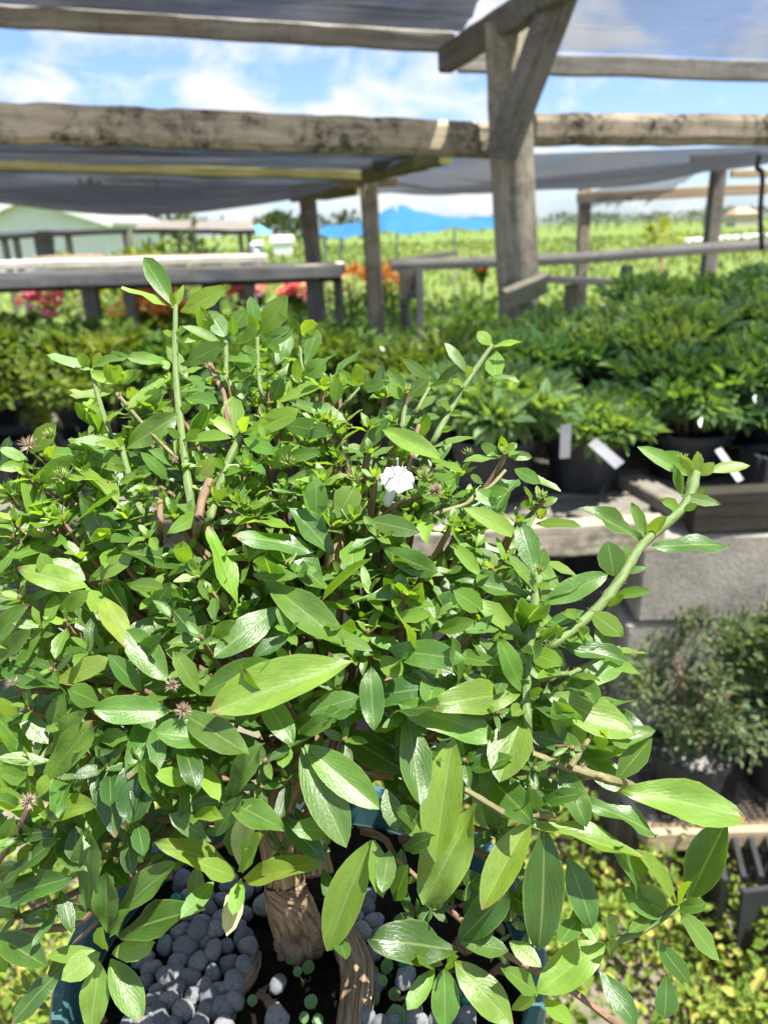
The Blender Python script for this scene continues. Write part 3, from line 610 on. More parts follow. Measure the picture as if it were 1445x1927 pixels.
bl = [(0.70, 1.678, 0.758, 'topmost pale concrete block under the bench corner'), (0.68, 1.683, 0.546, 'second concrete block down, with a broken yellowish top edge'), (0.705, 1.688, 0.334, 'third concrete block down, half hidden behind the little potted bush'), (0.69, 1.678, 0.121, 'lowest concrete block of the stack, standing on the ground')]
for x, y, z, lb_ in bl:
    V, F = box_geo((x, y, z), (0.285, 0.19, 0.208), rnd.uniform(-.03, .03)-0.05, 0.007); tag(put('concrete_block', V, F, M_conc), lb_, 'concrete block', 'concrete blocks under the bench')
ORD = ['first', 'second', 'third', 'fourth', 'fifth', 'sixth', 'seventh']
bench = [  # x, y, pot r, pot h, top z, crown r
    (0.27, 1.86, 0.105, 0.15, 1.34, 0.20), (0.50, 1.90, 0.10, 0.15, 1.28, 0.19), (0.78, 1.98, 0.11, 0.12, 1.33, 0.24), (1.06, 1.96, 0.11, 0.12, 1.36, 0.25), (1.36, 1.98, 0.11, 0.13, 1.40, 0.26),
    (0.16, 2.20, 0.11, 0.15, 1.36, 0.23), (0.44, 2.24, 0.11, 0.15, 1.38, 0.24), (0.74, 2.28, 0.12, 0.15, 1.40, 0.27), (1.06, 2.28, 0.12, 0.15, 1.44, 0.28), (1.40, 2.30, 0.12, 0.15, 1.46, 0.28), (1.74, 2.2, 0.12, 0.15, 1.46, 0.28),
    (0.30, 2.62, 0.12, 0.15, 1.33, 0.26), (0.66, 2.68, 0.12, 0.15, 1.36, 0.28), (1.02, 2.68, 0.12, 0.15, 1.45, 0.30), (1.40, 2.72, 0.12, 0.15, 1.48, 0.30), (1.80, 2.7, 0.12, 0.15, 1.50, 0.30)]
bl_lab = {0: 'nursery shrub in a black pot at the left end of the timber bench', 1: 'nursery shrub in the round black pot beside the bare plank end', 4: 'front row nursery shrub at the far right end of the timber bench', 2: 'nursery shrub on the timber bench behind the topmost concrete block'}
for i, (x, y, pr, ph, tp, cr_) in enumerate(bench):
    potted('nursery_shrub', x, y, bz, pr, ph, tp-0.11-(0.07 if x < 0.6 else 0)-(0.03 if i > 10 else 0), cr_, 2800 if i < 5 else 2300, 0.043, SH if x > 0.4 or i == 0 else SB, bl_lab.get(i) or '%s dark nursery shrub from the left in the %s row of the timber bench' % (ORD[i-(0 if i < 5 else 5 if i < 11 else 11)], 'front' if i < 5 else 'middle' if i < 11 else 'back'), 'dark nursery shrubs on the timber bench', asp=0.40, clumps=34, spread=0.30, seed=i)
# trays and tags on the bench
ty = empty('plant_tray', (1.06, 1.74, bz), 'black plastic plant tray on the bench at the right edge', 'tray')
geo = [box_geo((1.12, 1.74, bz+0.05), (0.5, 0.02, 0.10)), box_geo((1.12, 1.86, bz+0.05), (0.5, 0.02, 0.10)), box_geo((0.87, 1.8, bz+0.05), (0.02, 0.1, 0.10)), box_geo((1.37, 1.8, bz+0.05), (0.02, 0.1, 0.1))]
V, F, _ = join(geo); put('rim', V, F, M_blackpot, ty); V, F = box_geo((1.12, 1.8, bz+0.08), (0.47, 0.098, 0.01)); put('soil', V, F, M_soil, ty)
def tagcard(p, ax, w, h, label):
    p = np.array(p); ax = unit(ax); side = unit(np.cross(ax, np.array([0.2, -1, 0.2]))); nn = np.cross(side, ax)*0.0008
    V = [p-side*w/2-nn, p+side*w/2-nn, p+side*w/2+ax*h-nn, p-side*w/2+ax*h-nn]; V += [q+2*nn for q in V]
    tag(put('plant_label', V, [(3, 2, 1, 0), (4, 5, 6, 7), (0, 1, 5, 4), (1, 2, 6, 5), (2, 3, 7, 6), (3, 0, 4, 7)], M_tag), label, 'plant label', 'white plant labels')
tagcard(G(1062, 862, 1.02), (0, 0, 1), 0.024, 0.075, 'upright white plant label in the shrub pots')
tagcard(P(1166, 876, 1.66), P(1122, 838, 1.70)-P(1166, 876, 1.66), 0.024, 0.085, 'white plant label tilted to the left over the round black pot')
tagcard(P(1392, 905, 1.72), P(1352, 848, 1.75)-P(1392, 905, 1.72), 0.016, 0.085, 'narrow white plant label leaning over the black tray')

# middle and left shrubs
mb = empty('timber_bench', (-0.9, 2.5, 0), 'timber bench under the pale green hedge of shrubs at left', 'bench')
for i in range(5): beam('plank', (-2.6, 2.25+i*.21, 0.74), (0.02, 2.25+i*.21, 0.74), 0.18, 0.036, M_dark, mb, seg=6)
for x in (-2.4, -1.2, -0.1):
    for y in (2.28, 3.05): beam('leg', (x, y, 0), (x, y, 0.72), 0.08, 0.08, M_dark, mb, up=(0, 1, 0), seg=2)
lft = [(-1.62, 2.5, 1.27), (-1.24, 2.44, 1.29), (-0.88, 2.5, 1.27), (-0.52, 2.46, 1.25), (-0.16, 2.5, 1.22), (-1.95, 2.9, 1.29), (-1.5, 2.95, 1.28), (-1.05, 2.95, 1.26), (-0.6, 2.95, 1.25), (-0.2, 2.95, 1.22)]
for i, (x, y, tp) in enumerate(lft):
    potted('boxwood_shrub', x, y, 0.76, 0.15, 0.17, tp, 0.27, 2600 if i < 5 else 1800, 0.030, YG if i < 3 else SB, {0: 'olive small leaved shrub at the left end of the hedge row', 1: 'olive small leaved shrub in a black pot directly behind the left shoots'}.get(i) or '%s small leaved shrub from the left in the %s row of the hedge bench' % (ORD[i % 5], 'front' if i < 5 else 'back'), 'small leaved shrubs on the left bench', mat=M_folm, asp=0.6, clumps=60, spread=0.24, seed=30+i)
# mid distance greens, bright in the sun
rr = random.Random(11)
k = 0
for row, (y, x0, x1, st, tp) in enumerate(((3.45, -0.3, 2.4, 0.40, 1.08), (4.7, -2.9, 3.3, 0.55, 0.90), (5.5, -3.6, 4.2, 0.62, 0.86), (6.8, -4.4, 5.0, 0.75, 1.02))):
    x = x0
    while x < x1:
        potted('garden_shrub', x+rr.uniform(-.08, .08), y+rr.uniform(-.12, .12), 0.0, 0.16, 0.22, tp+rr.uniform(-.1, .10)-(0.0 if row else 0.02), st*0.62, 1000 if row else 1500, 0.06 if row else 0.045, [SB, YG, [(0.10, 0.16, 0.03), (0.18, 0.26, 0.05), (0.27, 0.34, 0.08)]][rr.randrange(3)] if row else SB,
               'leafy shrub growing in the sunny rows behind the benches', 'shrubs in the sunny rows', mat=M_folm if row else M_fol, stems=3, clumps=24, spread=0.36, seed=60+k); x += st; k += 1
# flowers
OR = [(0.70, 0.33, 0.12), (0.74, 0.42, 0.18), (0.78, 0.52, 0.30)]; PK = [(0.62, 0.16, 0.34), (0.68, 0.28, 0.44), (0.74, 0.45, 0.55)]
fl = [(272, 572, 5.2, OR, 0.20, 'orange flowering plant left of the tall bonsai shoot'), (300, 560, 5.6, PK, 0.14, 'coral pink flowers behind the tall bonsai shoot'), (85, 570, 4.8, PK, 0.14, 'pink flowering plant at the far left under the grey bench'), (468, 545, 6.0, PK, 0.08, 'small magenta flower under the grey bench'), (560, 545, 6.2, PK, 0.10, 'pink flowers beside the left dark post'), (655, 530, 6.2, OR, 0.25, 'orange bloom mass between the dark posts'), (735, 530, 6.0, OR, 0.20, 'orange blooms right of the dark square post'), (905, 505, 8.0, [(0.5, 0.08, 0.05), (0.6, 0.15, 0.1)], 0.04, 'small red bloom just left of the main post'), (340, 590, 5.0, OR, 0.10, 'pale orange bloom right of the tall bonsai shoot')]
for px, py, y, tn, r_, lab in fl:
    y = max(y, 5.9) if px < 800 else y; r_ = r_*1.05
    q = WY(px, py, y); ro = empty('flowering_plant', (q[0], y, 0), lab, 'flower', 'flowering plants in the sunny rows')
    tube('stem', [(q[0], y, 0), (q[0]+.02, y, q[2]*.6), (q[0], y, q[2])], 0.012, M_stem, ro, n=5, k=2)
    foliage('leaves', (q[0], y, q[2]-r_*1.2), (r_*1.2, r_, r_), 250, 0.06, SB, M_folm, ro, clumps=12); foliage('petals', (q[0], y-r_*.3, q[2]), (r_*1.25, r_*.8, r_*0.6), 120, 0.055, tn, M_folm, ro, clumps=10, aspect=0.9)
q = WY(1250, 438, 7.5); ro = empty('croton_plant', (q[0], 7.5, 0), 'bright yellow leaved plant standing above the pole rail', 'plant')
tube('stem', [(q[0], 7.5, 0), (q[0], 7.5, q[2]-.1)], 0.015, M_twig, ro, n=5, k=1); foliage('leaves', (q[0], 7.5, q[2]-0.05), (0.17, 0.15, 0.10), 70, 0.09, [(0.20, 0.26, 0.04), (0.30, 0.33, 0.07)], M_folm, ro, clumps=9, aspect=.35)
q = WY(215, 465, 11); ro = empty('yellow_bush', (q[0], 11, 0), 'yellow green bush in front of the tan shelter', 'bush')
foliage('leaves', (q[0], 11, 0.75), (0.9, 0.6, 0.72), 900, 0.12, [(0.13, 0.18, 0.03), (0.24, 0.28, 0.05)], M_folm, ro, clumps=20)
q = WY(330, 455, 16); ro = empty('dark_bush', (q[0], 16, 0), 'dark green bush below the tan shelter roof', 'bush')
foliage('leaves', (q[0], 16, 0.7), (0.9, 0.6, 0.75), 600, 0.15, DG, M_folm, ro, clumps=20)

# ------------------------------------------------------------------ low bench at right with little potted bushes
lw = empty('mesh_bench', (0.85, 1.45, 0), 'low wire mesh bench carrying the little potted bushes', 'bench')
zb = 0.27; x0, x1, y0, y1 = 0.54, 1.6, 1.385, 1.60
beam('frame_board', (x0, y0, zb-.03), (x1, y0, zb-.03), 0.035, 0.05, M_tan, lw, seg=6, jit=.001); beam('frame_board', (x0, y1, zb-.03), (x1, y1, zb-.03), 0.035, 0.05, M_grey, lw, seg=6)
for x in (x0+.02, 0.86, x1): beam('frame_board', (x, y0+.02, zb-.035), (x, y1-.02, zb-.035), 0.05, 0.045, M_grey, lw, seg=3)
geo = []
for i in range(62): x = x0+(x1-x0)*i/61; geo.append(box_geo((x, (y0+y1)/2, zb), (0.0022, y1-y0, 0.0022)))
for i in range(18): y = y0+(y1-y0)*i/17; geo.append(box_geo(((x0+x1)/2, y, zb+.0025), (x1-x0, 0.0022, 0.0022)))
V, F, _ = join(geo); put('wire_mesh', V, F, M_steel, lw, kind='stuff')
for x in (x0+.05, x1-.05):
    for y in (y0+.03, y1-.03): beam('leg', (x, y, 0), (x, y, zb-.06), 0.05, 0.05, M_dark, lw, up=(0, 1, 0), seg=1)
BX = [(0.06, 0.11, 0.045), (0.105, 0.165, 0.07), (0.18, 0.235, 0.11)]
potted('potted_bush', 0.665, 1.49, zb+.004, 0.085, 0.12, 0.71, 0.17, 2900, 0.015, BX, 'small leaved bush in a round black pot of pale grit before the blocks', 'little potted bushes on the mesh bench', mat=M_folm, asp=0.65, clumps=46, spread=0.34, stems=3, soil=M_gravelmix, seed=101, low=1)
potted('potted_bush', 0.885, 1.51, zb+.004, 0.09, 0.22, 0.76, 0.16, 2300, 0.015, BX, 'small leaved bush in a tall black pot at the right edge', 'little potted bushes on the mesh bench', mat=M_folm, asp=0.65, clumps=60, spread=0.22, stems=3, seed=102, low=1)
# sprigs rising above the little bush
cr_ = empty('slotted_crate', (0.86, 1.2, 0.16), 'black slotted plastic crate at the right edge below the mesh bench', 'crate')
geo = []
q0 = G(1430, 1600, 0.24)
for i in range(7): geo.append(beam_geo(q0+np.array([-0.07+i*0.035, -0.08, 0]), q0+np.array([-0.02+i*.035, 0.12, 0]), 0.011, 0.02, seg=1)[:2])
V, F, _ = join([(g[0], g[1]) for g in geo]); put('slats', V, F, M_blackpot, cr_)
V, F = box_geo(q0+np.array([0.06, -0.10, -0.10]), (0.30, 0.012, 0.22), 0.1); put('side', V, F, M_blackpot, cr_); V, F = box_geo(q0+np.array([0.10, 0.14, -0.10]), (0.30, 0.012, 0.22), 0.1); put('side', V, F, M_blackpot, cr_)
V, F = box_geo(q0+np.array([-0.085, 0.02, -0.10]), (0.012, 0.22, 0.22), -.24); put('side', V, F, M_blackpot, cr_)

# low weeds on the ground
n = 42000; px_ = nrs.rand(n); xx = -0.9+2.5*px_; yy = 0.45+1.3*nrs.rand(n)
den = np.sin(xx*9+1)*np.sin(yy*11+2)+np.sin(xx*23+yy*17)*.5
keep = den > -0.75+0.3*nrs.rand(n); keep &= ~((xx > 0.48) & (yy > 1.36)); xx, yy = xx[keep], yy[keep]; n = len(xx)
zz = 0.02+0.30*nrs.rand(n)**0.7*(0.6+0.4*np.sin(xx*13)*np.sin(yy*15))
ax = rand_dirs(n)*0.8+np.array([0, 0, 0.5]); ax /= np.linalg.norm(ax, axis=1, keepdims=True)
l = 0.014+0.015*nrs.rand(n); V, F = leaf_cloud(np.stack([xx, yy, zz], 1), ax, rand_dirs(n)*0.6+np.array([0, 0, 1.0]), l, l*0.62)
T = np.array([(0.12, 0.19, 0.03), (0.18, 0.26, 0.04), (0.25, 0.32, 0.06), (0.38, 0.37, 0.09)])[np.minimum(3, (nrs.rand(n)**1.7*4).astype(int))]
tag(put('low_weeds', V, F, M_folm, col=np.repeat(T, 6, 0)), 'yellow green small leaved weeds covering the ground below the bonsai', 'weeds', kind='stuff')
geo = []
for i in range(500):
    x, y = rnd.uniform(-.9, 1.4), rnd.uniform(0.45, 1.7); an = rnd.random()*6.28; h = rnd.uniform(.06, .25)
    geo.append(tube_geo([(x, y, 0), (x+.02*math.cos(an), y+.02*math.sin(an), h*.6), (x+.05*math.cos(an), y+.05*math.sin(an), h)], 0.0014, 3, cap=False))
V, F, UV = join(geo); tag(put('weed_stalks', V, F, M_twig, uv=UV), 'thin dry stalks tangled among the yellow green weeds', 'weeds', kind='stuff')

# ------------------------------------------------------------------ stand and the bonsai
PC = np.array([-0.055, 0.355]); RZ = 1.115; PR = 0.135
st_ = empty('plant_stand', (PC[0], PC[1], 0), 'plain wooden stand under the teal bonsai pot', 'stand')
V, F = box_geo((PC[0], PC[1], 0.955), (0.19, 0.19, 0.03), 0.3, 0.004); put('top', V, F, M_dark, st_); beam('column', (PC[0], PC[1], 0.03), (PC[0], PC[1], 0.94), 0.09, 0.09, M_dark, st_, up=(0, 1, 0), seg=3)
V, F = box_geo((PC[0], PC[1], 0.015), (0.26, 0.26, 0.03), 0.3, 0.004); put('foot', V, F, M_dark, st_)

B = empty('potted_bonsai', (PC[0], PC[1], 0.971), 'leafy green bonsai with a thick peeling trunk in a teal pot', 'bonsai')
h = RZ-0.971
V, F = lathe([(0.0, 0.0), (PR*.74, 0.0), (PR*.80, 0.006), (PR*.93, h-.03), (PR*1.0, h-.028), (PR*1.03, h-.02), (PR*1.03, h-.004), (PR*1.015, h), (PR*.975, h), (PR*.96, h-.004), (PR*.94, h-.04), (PR*.9, h-.05)], (PC[0], PC[1], 0.971), 72)
put('pot', V, F, M_pot, B, smooth=False)
SZ = RZ-0.028
V, F = [], []; nr_, ns_ = 16, 48
for i in range(nr_+1):
    for j in range(ns_):
        r = PR*0.93*i/nr_; an = 2*math.pi*j/ns_; V.append((PC[0]+r*math.cos(an), PC[1]+r*math.sin(an), SZ+0.006*(1-(i/nr_)**2)+rnd.gauss(0, 0.0016)*(i < nr_)))
for i in range(nr_):
    for j in range(ns_): F.append((i*ns_+j, i*ns_+(j+1) % ns_, (i+1)*ns_+(j+1) % ns_, (i+1)*ns_+j))
put('soil', V, F, M_soil, B, smooth=True)
# clay balls
bm_v = []
def ball_mesh(sd):
    r_ = np.random.RandomState(sd); V, F = [], []; nu, nv = 10, 7; ph = r_.rand(6)*6
    for j in range(nv+1):
        for i in range(nu):
            t = math.pi*j/nv; a = 2*math.pi*i/nu; d = np.array([math.sin(t)*math.cos(a), math.sin(t)*math.sin(a), math.cos(t)])
            k = 1+0.13*math.sin(d[0]*2.6+ph[0])+0.12*math.sin(d[1]*3.1+ph[1])+0.10*math.sin(d[2]*3.3+ph[2])+0.05*math.sin(d[0]*6+d[1]*5+ph[3]); V.append(d*k)
    for j in range(nv):
        for i in range(nu): F.append((j*nu+i, (j+1)*nu+i, (j+1)*nu+(i+1) % nu, j*nu+(i+1) % nu))
    return mesh('clay_ball', V, F, M_ball, smooth=True)
balls = [ball_mesh(i) for i in range(5)]
placed = []
bp = [(290, 1893), (270, 1850), (332, 1862), (358, 1836), (285, 1820), (335, 1810), (312, 1780), (350, 1785), (390, 1770), (425, 1780), (375, 1815), (400, 1830), (385, 1855), (345, 1905), (385, 1905), (415, 1900), (430, 1815), (460, 1825), (470, 1780), (340, 1755), (380, 1745), (420, 1740), (455, 1760), (300, 1750), (360, 1720), (395, 1715), (440, 1700), (450, 1742), (350, 1690), (345, 1655), (385, 1690), (420, 1690), (465, 1680), (500, 1700), (520, 1690), (525, 1845), (300, 1920), (325, 1925), (270, 1800), (310, 1890), (415, 1860), (445, 1850), (405, 1790), (360, 1875), (280, 1935), (255, 1880), (460, 1715), (430, 1660), (520, 1915), (690, 1710), (705, 1735), (680, 1755), (715, 1760), (695, 1685), (700, 1795), (705, 1850), (860, 1880), (850, 1910), (880, 1920), (720, 1930), (740, 1915), (870, 1860), (530, 1590), (535, 1610), (760, 1840), (775, 1900), (690, 1915), (250, 1925), (370, 1940), (420, 1935), (330, 1835), (310, 1845), (480, 1660), (370, 1760), (405, 1880), (440, 1880), (325, 1725), (410, 1760), (300, 1865), (790, 1925), (830, 1925), (670, 1730)]
for px, py in bp:
    r = 0.0062*rnd.uniform(0.82, 1.15); q = G(px, py, SZ+0.012)
    if math.hypot(q[0]-PC[0], q[1]-PC[1]) > PR*0.93-r: continue
    if any(np.linalg.norm(q[:2]-w[:2]) < 0.0072 for w in placed): q = q+np.array([rnd.uniform(-.003, .003), rnd.uniform(-.003, .003), 0.003])
    placed.append(q); o = obj('clay_ball', balls[rnd.randrange(5)], B, q-np.array(B.location)+np.array([0, 0, rnd.uniform(-.002, .001)])); o.rotation_euler = (rnd.random()*6, rnd.random()*6, rnd.random()*6); o.scale = (r*rnd.uniform(.9, 1.15), r*rnd.uniform(.85, 1.1), r)
for px, py in ((880, 1885), (760, 1812), (332, 1695)):
    q = G(px, py, SZ+0.016); V, F = lathe([(0, -.004), (.003, -.002), (.0042, .001), (.003, .004), (0, .006)], q, 10); put('green_bead', V, F, M_green_bead, B, smooth=True)

# trunk: two pieces and a surface root
def dfront(px, py):
    base = np.interp(py, [450, 700, 900, 1100, 1300, 1500, 1700, 1950], [0.475, 0.445, 0.415, 0.385, 0.362, 0.352, 0.360, 0.372])
    return base+0.03*((px-620)/720.0)**2
def soilpt(px, py): return G(px, py, SZ+0.002)
T0 = soilpt(565, 1790)
T1 = P(535, 1650, 0.425); T2 = P(520, 1540, 0.42); T3 = P(560, 1440, 0.42); T4 = P(600, 1360, 0.43)
tube('trunk', [T0-np.array([0, 0, .01]), T0+np.array([0, 0, .012]), P(540, 1690, .43), T1, T2, T3, T4], [0.019, 0.0155, 0.0122, 0.0105, 0.009, 0.0075, 0.005], M_bark, B, n=30, k=9, ridge=0.12, seed=2)
tube('root', [soilpt(590, 1800)+np.array([0, 0, .012]), soilpt(640, 1795)+np.array([0, 0, .016]), soilpt(676, 1860)+np.array([0, 0, .012]), soilpt(668, 1940)+np.array([0, 0, .006]), soilpt(650, 1990)-np.array([0, 0, .01])], [0.007, 0.0085, 0.0098, 0.0095, 0.008], M_bark, B, n=20, k=8, ridge=0.16, seed=3)
tube('root', [soilpt(480, 1800)+np.array([0, 0, .002]), soilpt(470, 1850)+np.array([0, 0, .007]), soilpt(440, 1890)+np.array([0, 0, .004]), soilpt(450, 1950)-np.array([0, 0, .006])], [0.004, 0.006, 0.0065, 0.005], M_bark, B, n=10, k=5, ridge=0.15, seed=4)
tube('trunk', [P(590, 1650, .44), P(585, 1560, .45), P(640, 1450, .45), P(700, 1400, .45), P(715, 1350, .46)], [0.011, 0.009, 0.0075, 0.006, 0.005], M_bark, B, n=12, k=5, ridge=0.14, seed=5)

# --- leaf shapes
def leaf_mesh(name, sd, mat, nu=4, ts=(0, .04, .12, .23, .35, .48, .61, .73, .84, .93, 1)):
    r_ = np.random.RandomState(sd); arch = r_.uniform(.02, .26); fold = r_.uniform(.05, .22); wav = r_.uniform(.0, .08)*(1.3 if sd % 4 == 3 else 1); tw = r_.uniform(-.25, .25); bend = r_.uniform(-.12, .12); ph = r_.rand()*6
    a, b = r_.uniform(.82, 1.08), r_.uniform(.70, .98); pk = (a/(a+b))**a*(b/(a+b))**b
    V, UV, F = [], [], []
    for t in ts:
        hw_ = 0.5*max(t, 1e-4)**a*max(1-t, 1e-4)**b/pk if 0 < t < 1 else (0.028 if t == 0 else 0.004)
        for i in range(nu+1):
            u = i/nu*2-1; x = u*hw_; z = fold*abs(u)**1.3*hw_-arch*(t-0.25)*abs(t-0.25)*1.1-(0.10*u*u*hw_ if sd % 3 == 0 else 0)+wav*math.sin(t*11+ph+u)*abs(u)
            z += tw*t*x; V.append((x+bend*t*t, t, z)); UV.append((i/nu, t))
    for j in range(len(ts)-1):
        for i in range(nu): q = j*(nu+1)+i; F.append((q, q+1, q+nu+2, q+nu+1))
    return V, F, UV
LV = [leaf_mesh('leaf', i, None) for i in range(12)]
LVs = [leaf_mesh('leaf', i, None, 2, (0, .12, .36, .62, .85, 1)) for i in range(12)]
LM = [mesh('leaf', v, f, M_leaf, smooth=True, uv=u) for v, f, u in LV]
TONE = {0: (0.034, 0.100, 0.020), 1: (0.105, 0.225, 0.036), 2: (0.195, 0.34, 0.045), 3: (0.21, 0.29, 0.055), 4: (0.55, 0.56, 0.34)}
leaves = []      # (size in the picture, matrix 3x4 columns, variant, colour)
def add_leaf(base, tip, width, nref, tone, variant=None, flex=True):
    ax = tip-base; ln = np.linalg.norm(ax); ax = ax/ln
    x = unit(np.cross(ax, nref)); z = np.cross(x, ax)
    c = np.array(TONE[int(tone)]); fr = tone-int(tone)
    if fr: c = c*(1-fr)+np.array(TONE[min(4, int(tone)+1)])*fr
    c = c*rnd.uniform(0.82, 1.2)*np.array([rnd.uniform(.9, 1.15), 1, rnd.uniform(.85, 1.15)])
    v = rnd.randrange(12) if variant is None else variant
    mid = (base+tip)/2-CAM; d = mid@FW
    leaves.append((ln*width/d/d, base, x, ax, z, width, ln, v, c))
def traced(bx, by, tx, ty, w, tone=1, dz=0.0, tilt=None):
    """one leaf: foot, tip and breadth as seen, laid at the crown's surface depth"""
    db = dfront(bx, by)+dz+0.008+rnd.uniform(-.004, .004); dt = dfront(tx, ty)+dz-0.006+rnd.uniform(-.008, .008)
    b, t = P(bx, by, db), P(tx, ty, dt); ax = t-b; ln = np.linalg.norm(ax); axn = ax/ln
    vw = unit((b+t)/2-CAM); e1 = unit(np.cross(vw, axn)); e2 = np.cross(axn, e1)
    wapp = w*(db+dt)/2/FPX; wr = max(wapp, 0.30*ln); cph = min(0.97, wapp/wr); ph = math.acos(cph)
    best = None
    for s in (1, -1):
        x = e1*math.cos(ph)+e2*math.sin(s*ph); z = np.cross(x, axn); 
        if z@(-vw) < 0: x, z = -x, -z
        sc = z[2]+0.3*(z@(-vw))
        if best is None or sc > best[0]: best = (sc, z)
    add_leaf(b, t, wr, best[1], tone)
bristles = []
def stem(pts, wpx, mat=None, dz=0.006, name='stem', n=8):
    P3 = [P(x, y, dfront(x, y)+dz+(q[2] if len(q) > 2 else 0)) for q in pts for x, y in (q[:2],)]
    d = dfront(*pts[0][:2])
    (xa, ya), (xb, yb_) = pts[-2][:2], pts[-1][:2]; ll = max(math.hypot(xb-xa, yb_-ya), 1)
    P3.append(P(xb+(xb-xa)/ll*40, yb_+(yb_-ya)/ll*40, dfront(xb, yb_)+dz+0.035)); wpx = list(wpx)+[wpx[-1]*.9]; 
    if mat is None:
        for q_ in smooth_path(P3[:-1], 6)[::3]:
            for _ in range(7):
                v_ = unit(rand_dirs(1)[0]+np.array([0, 0, .4])); sd_ = unit(np.cross(v_, FW))*0.00016; L0 = wpx[0]*d/FPX*0.3; bristles.append(([q_-sd_, q_+sd_, q_+v_*(L0+0.0022*rnd.uniform(.5, 1.2))], [(0, 1, 2)]))
    r = [w*d/FPX*0.345 for w in wpx]
    return tube(name, P3, r, mat or M_stem, B, n=n, k=7, ridge=0.05, seed=int(pts[0][0]))
def R(reg, *rows):
    ox, oy = {3: (0, 480), 4: (723, 480), 5: (0, 950), 6: (723, 950), 7: (0, 1400), 8: (723, 1400)}[reg]
    for q in rows: traced(ox+q[0]/2, oy+q[1]/2, ox+q[2]/2, oy+q[3]/2, q[4]/2, *q[5:])
def RS(reg, pts, w, mat=None, **k):
    ox, oy = {3: (0, 480), 4: (723, 480), 5: (0, 950), 6: (723, 950), 7: (0, 1400), 8: (723, 1400)}[reg]
    stem([(ox+x/2, oy+y/2) for x, y in pts], [a/2 for a in w], mat, **k)
#TRACES
# upper left
RS(3, [(662, 190), (662, 440), (688, 700), (722, 960)], (26, 33, 38, 42)); RS(3, [(345, 430), (378, 560), (418, 680)], (20, 26, 28)); RS(3, [(440, 520), (500, 590), (560, 660), (660, 760)], (22, 22, 20, 22), M_stemt)
RS(3, [(460, 725), (492, 850), (540, 980)], (30, 34, 38)); RS(3, [(905, 680), (850, 800), (815, 920), (780, 1010)], (38, 42, 44, 46)); RS(3, [(970, 310), (972, 420), (985, 530)], (18, 22, 24)); RS(3, [(850, 310), (852, 400), (850, 490)], (24, 26, 26)); RS(3, [(1130, 300), (1132, 380), (1140, 450)], (16, 18, 20)); RS(3, [(1352, 500), (1300, 560)], (14, 18))
RS(3, [(790, 405), (815, 470), (845, 530), (860, 640)], (30, 26, 26, 30), M_twig); RS(3, [(790, 845), (762, 920), (745, 1010)], (46, 46, 44), M_twig, dz=-.002); RS(3, [(603, 925), (605, 1010)], (32, 32), M_twig, dz=-.002); RS(3, [(655, 740), (700, 860), (730, 1000)], (16, 22, 26), M_twig, dz=.02); RS(3, [(655, 640), (660, 760)], (16, 16)); RS(3, [(500, 810), (600, 870), (740, 960)], (20, 24, 30), M_twig, dz=.02); RS(3, [(850, 960), (900, 985), (1000, 1010)], (24, 26, 26), M_twig, dz=.02)
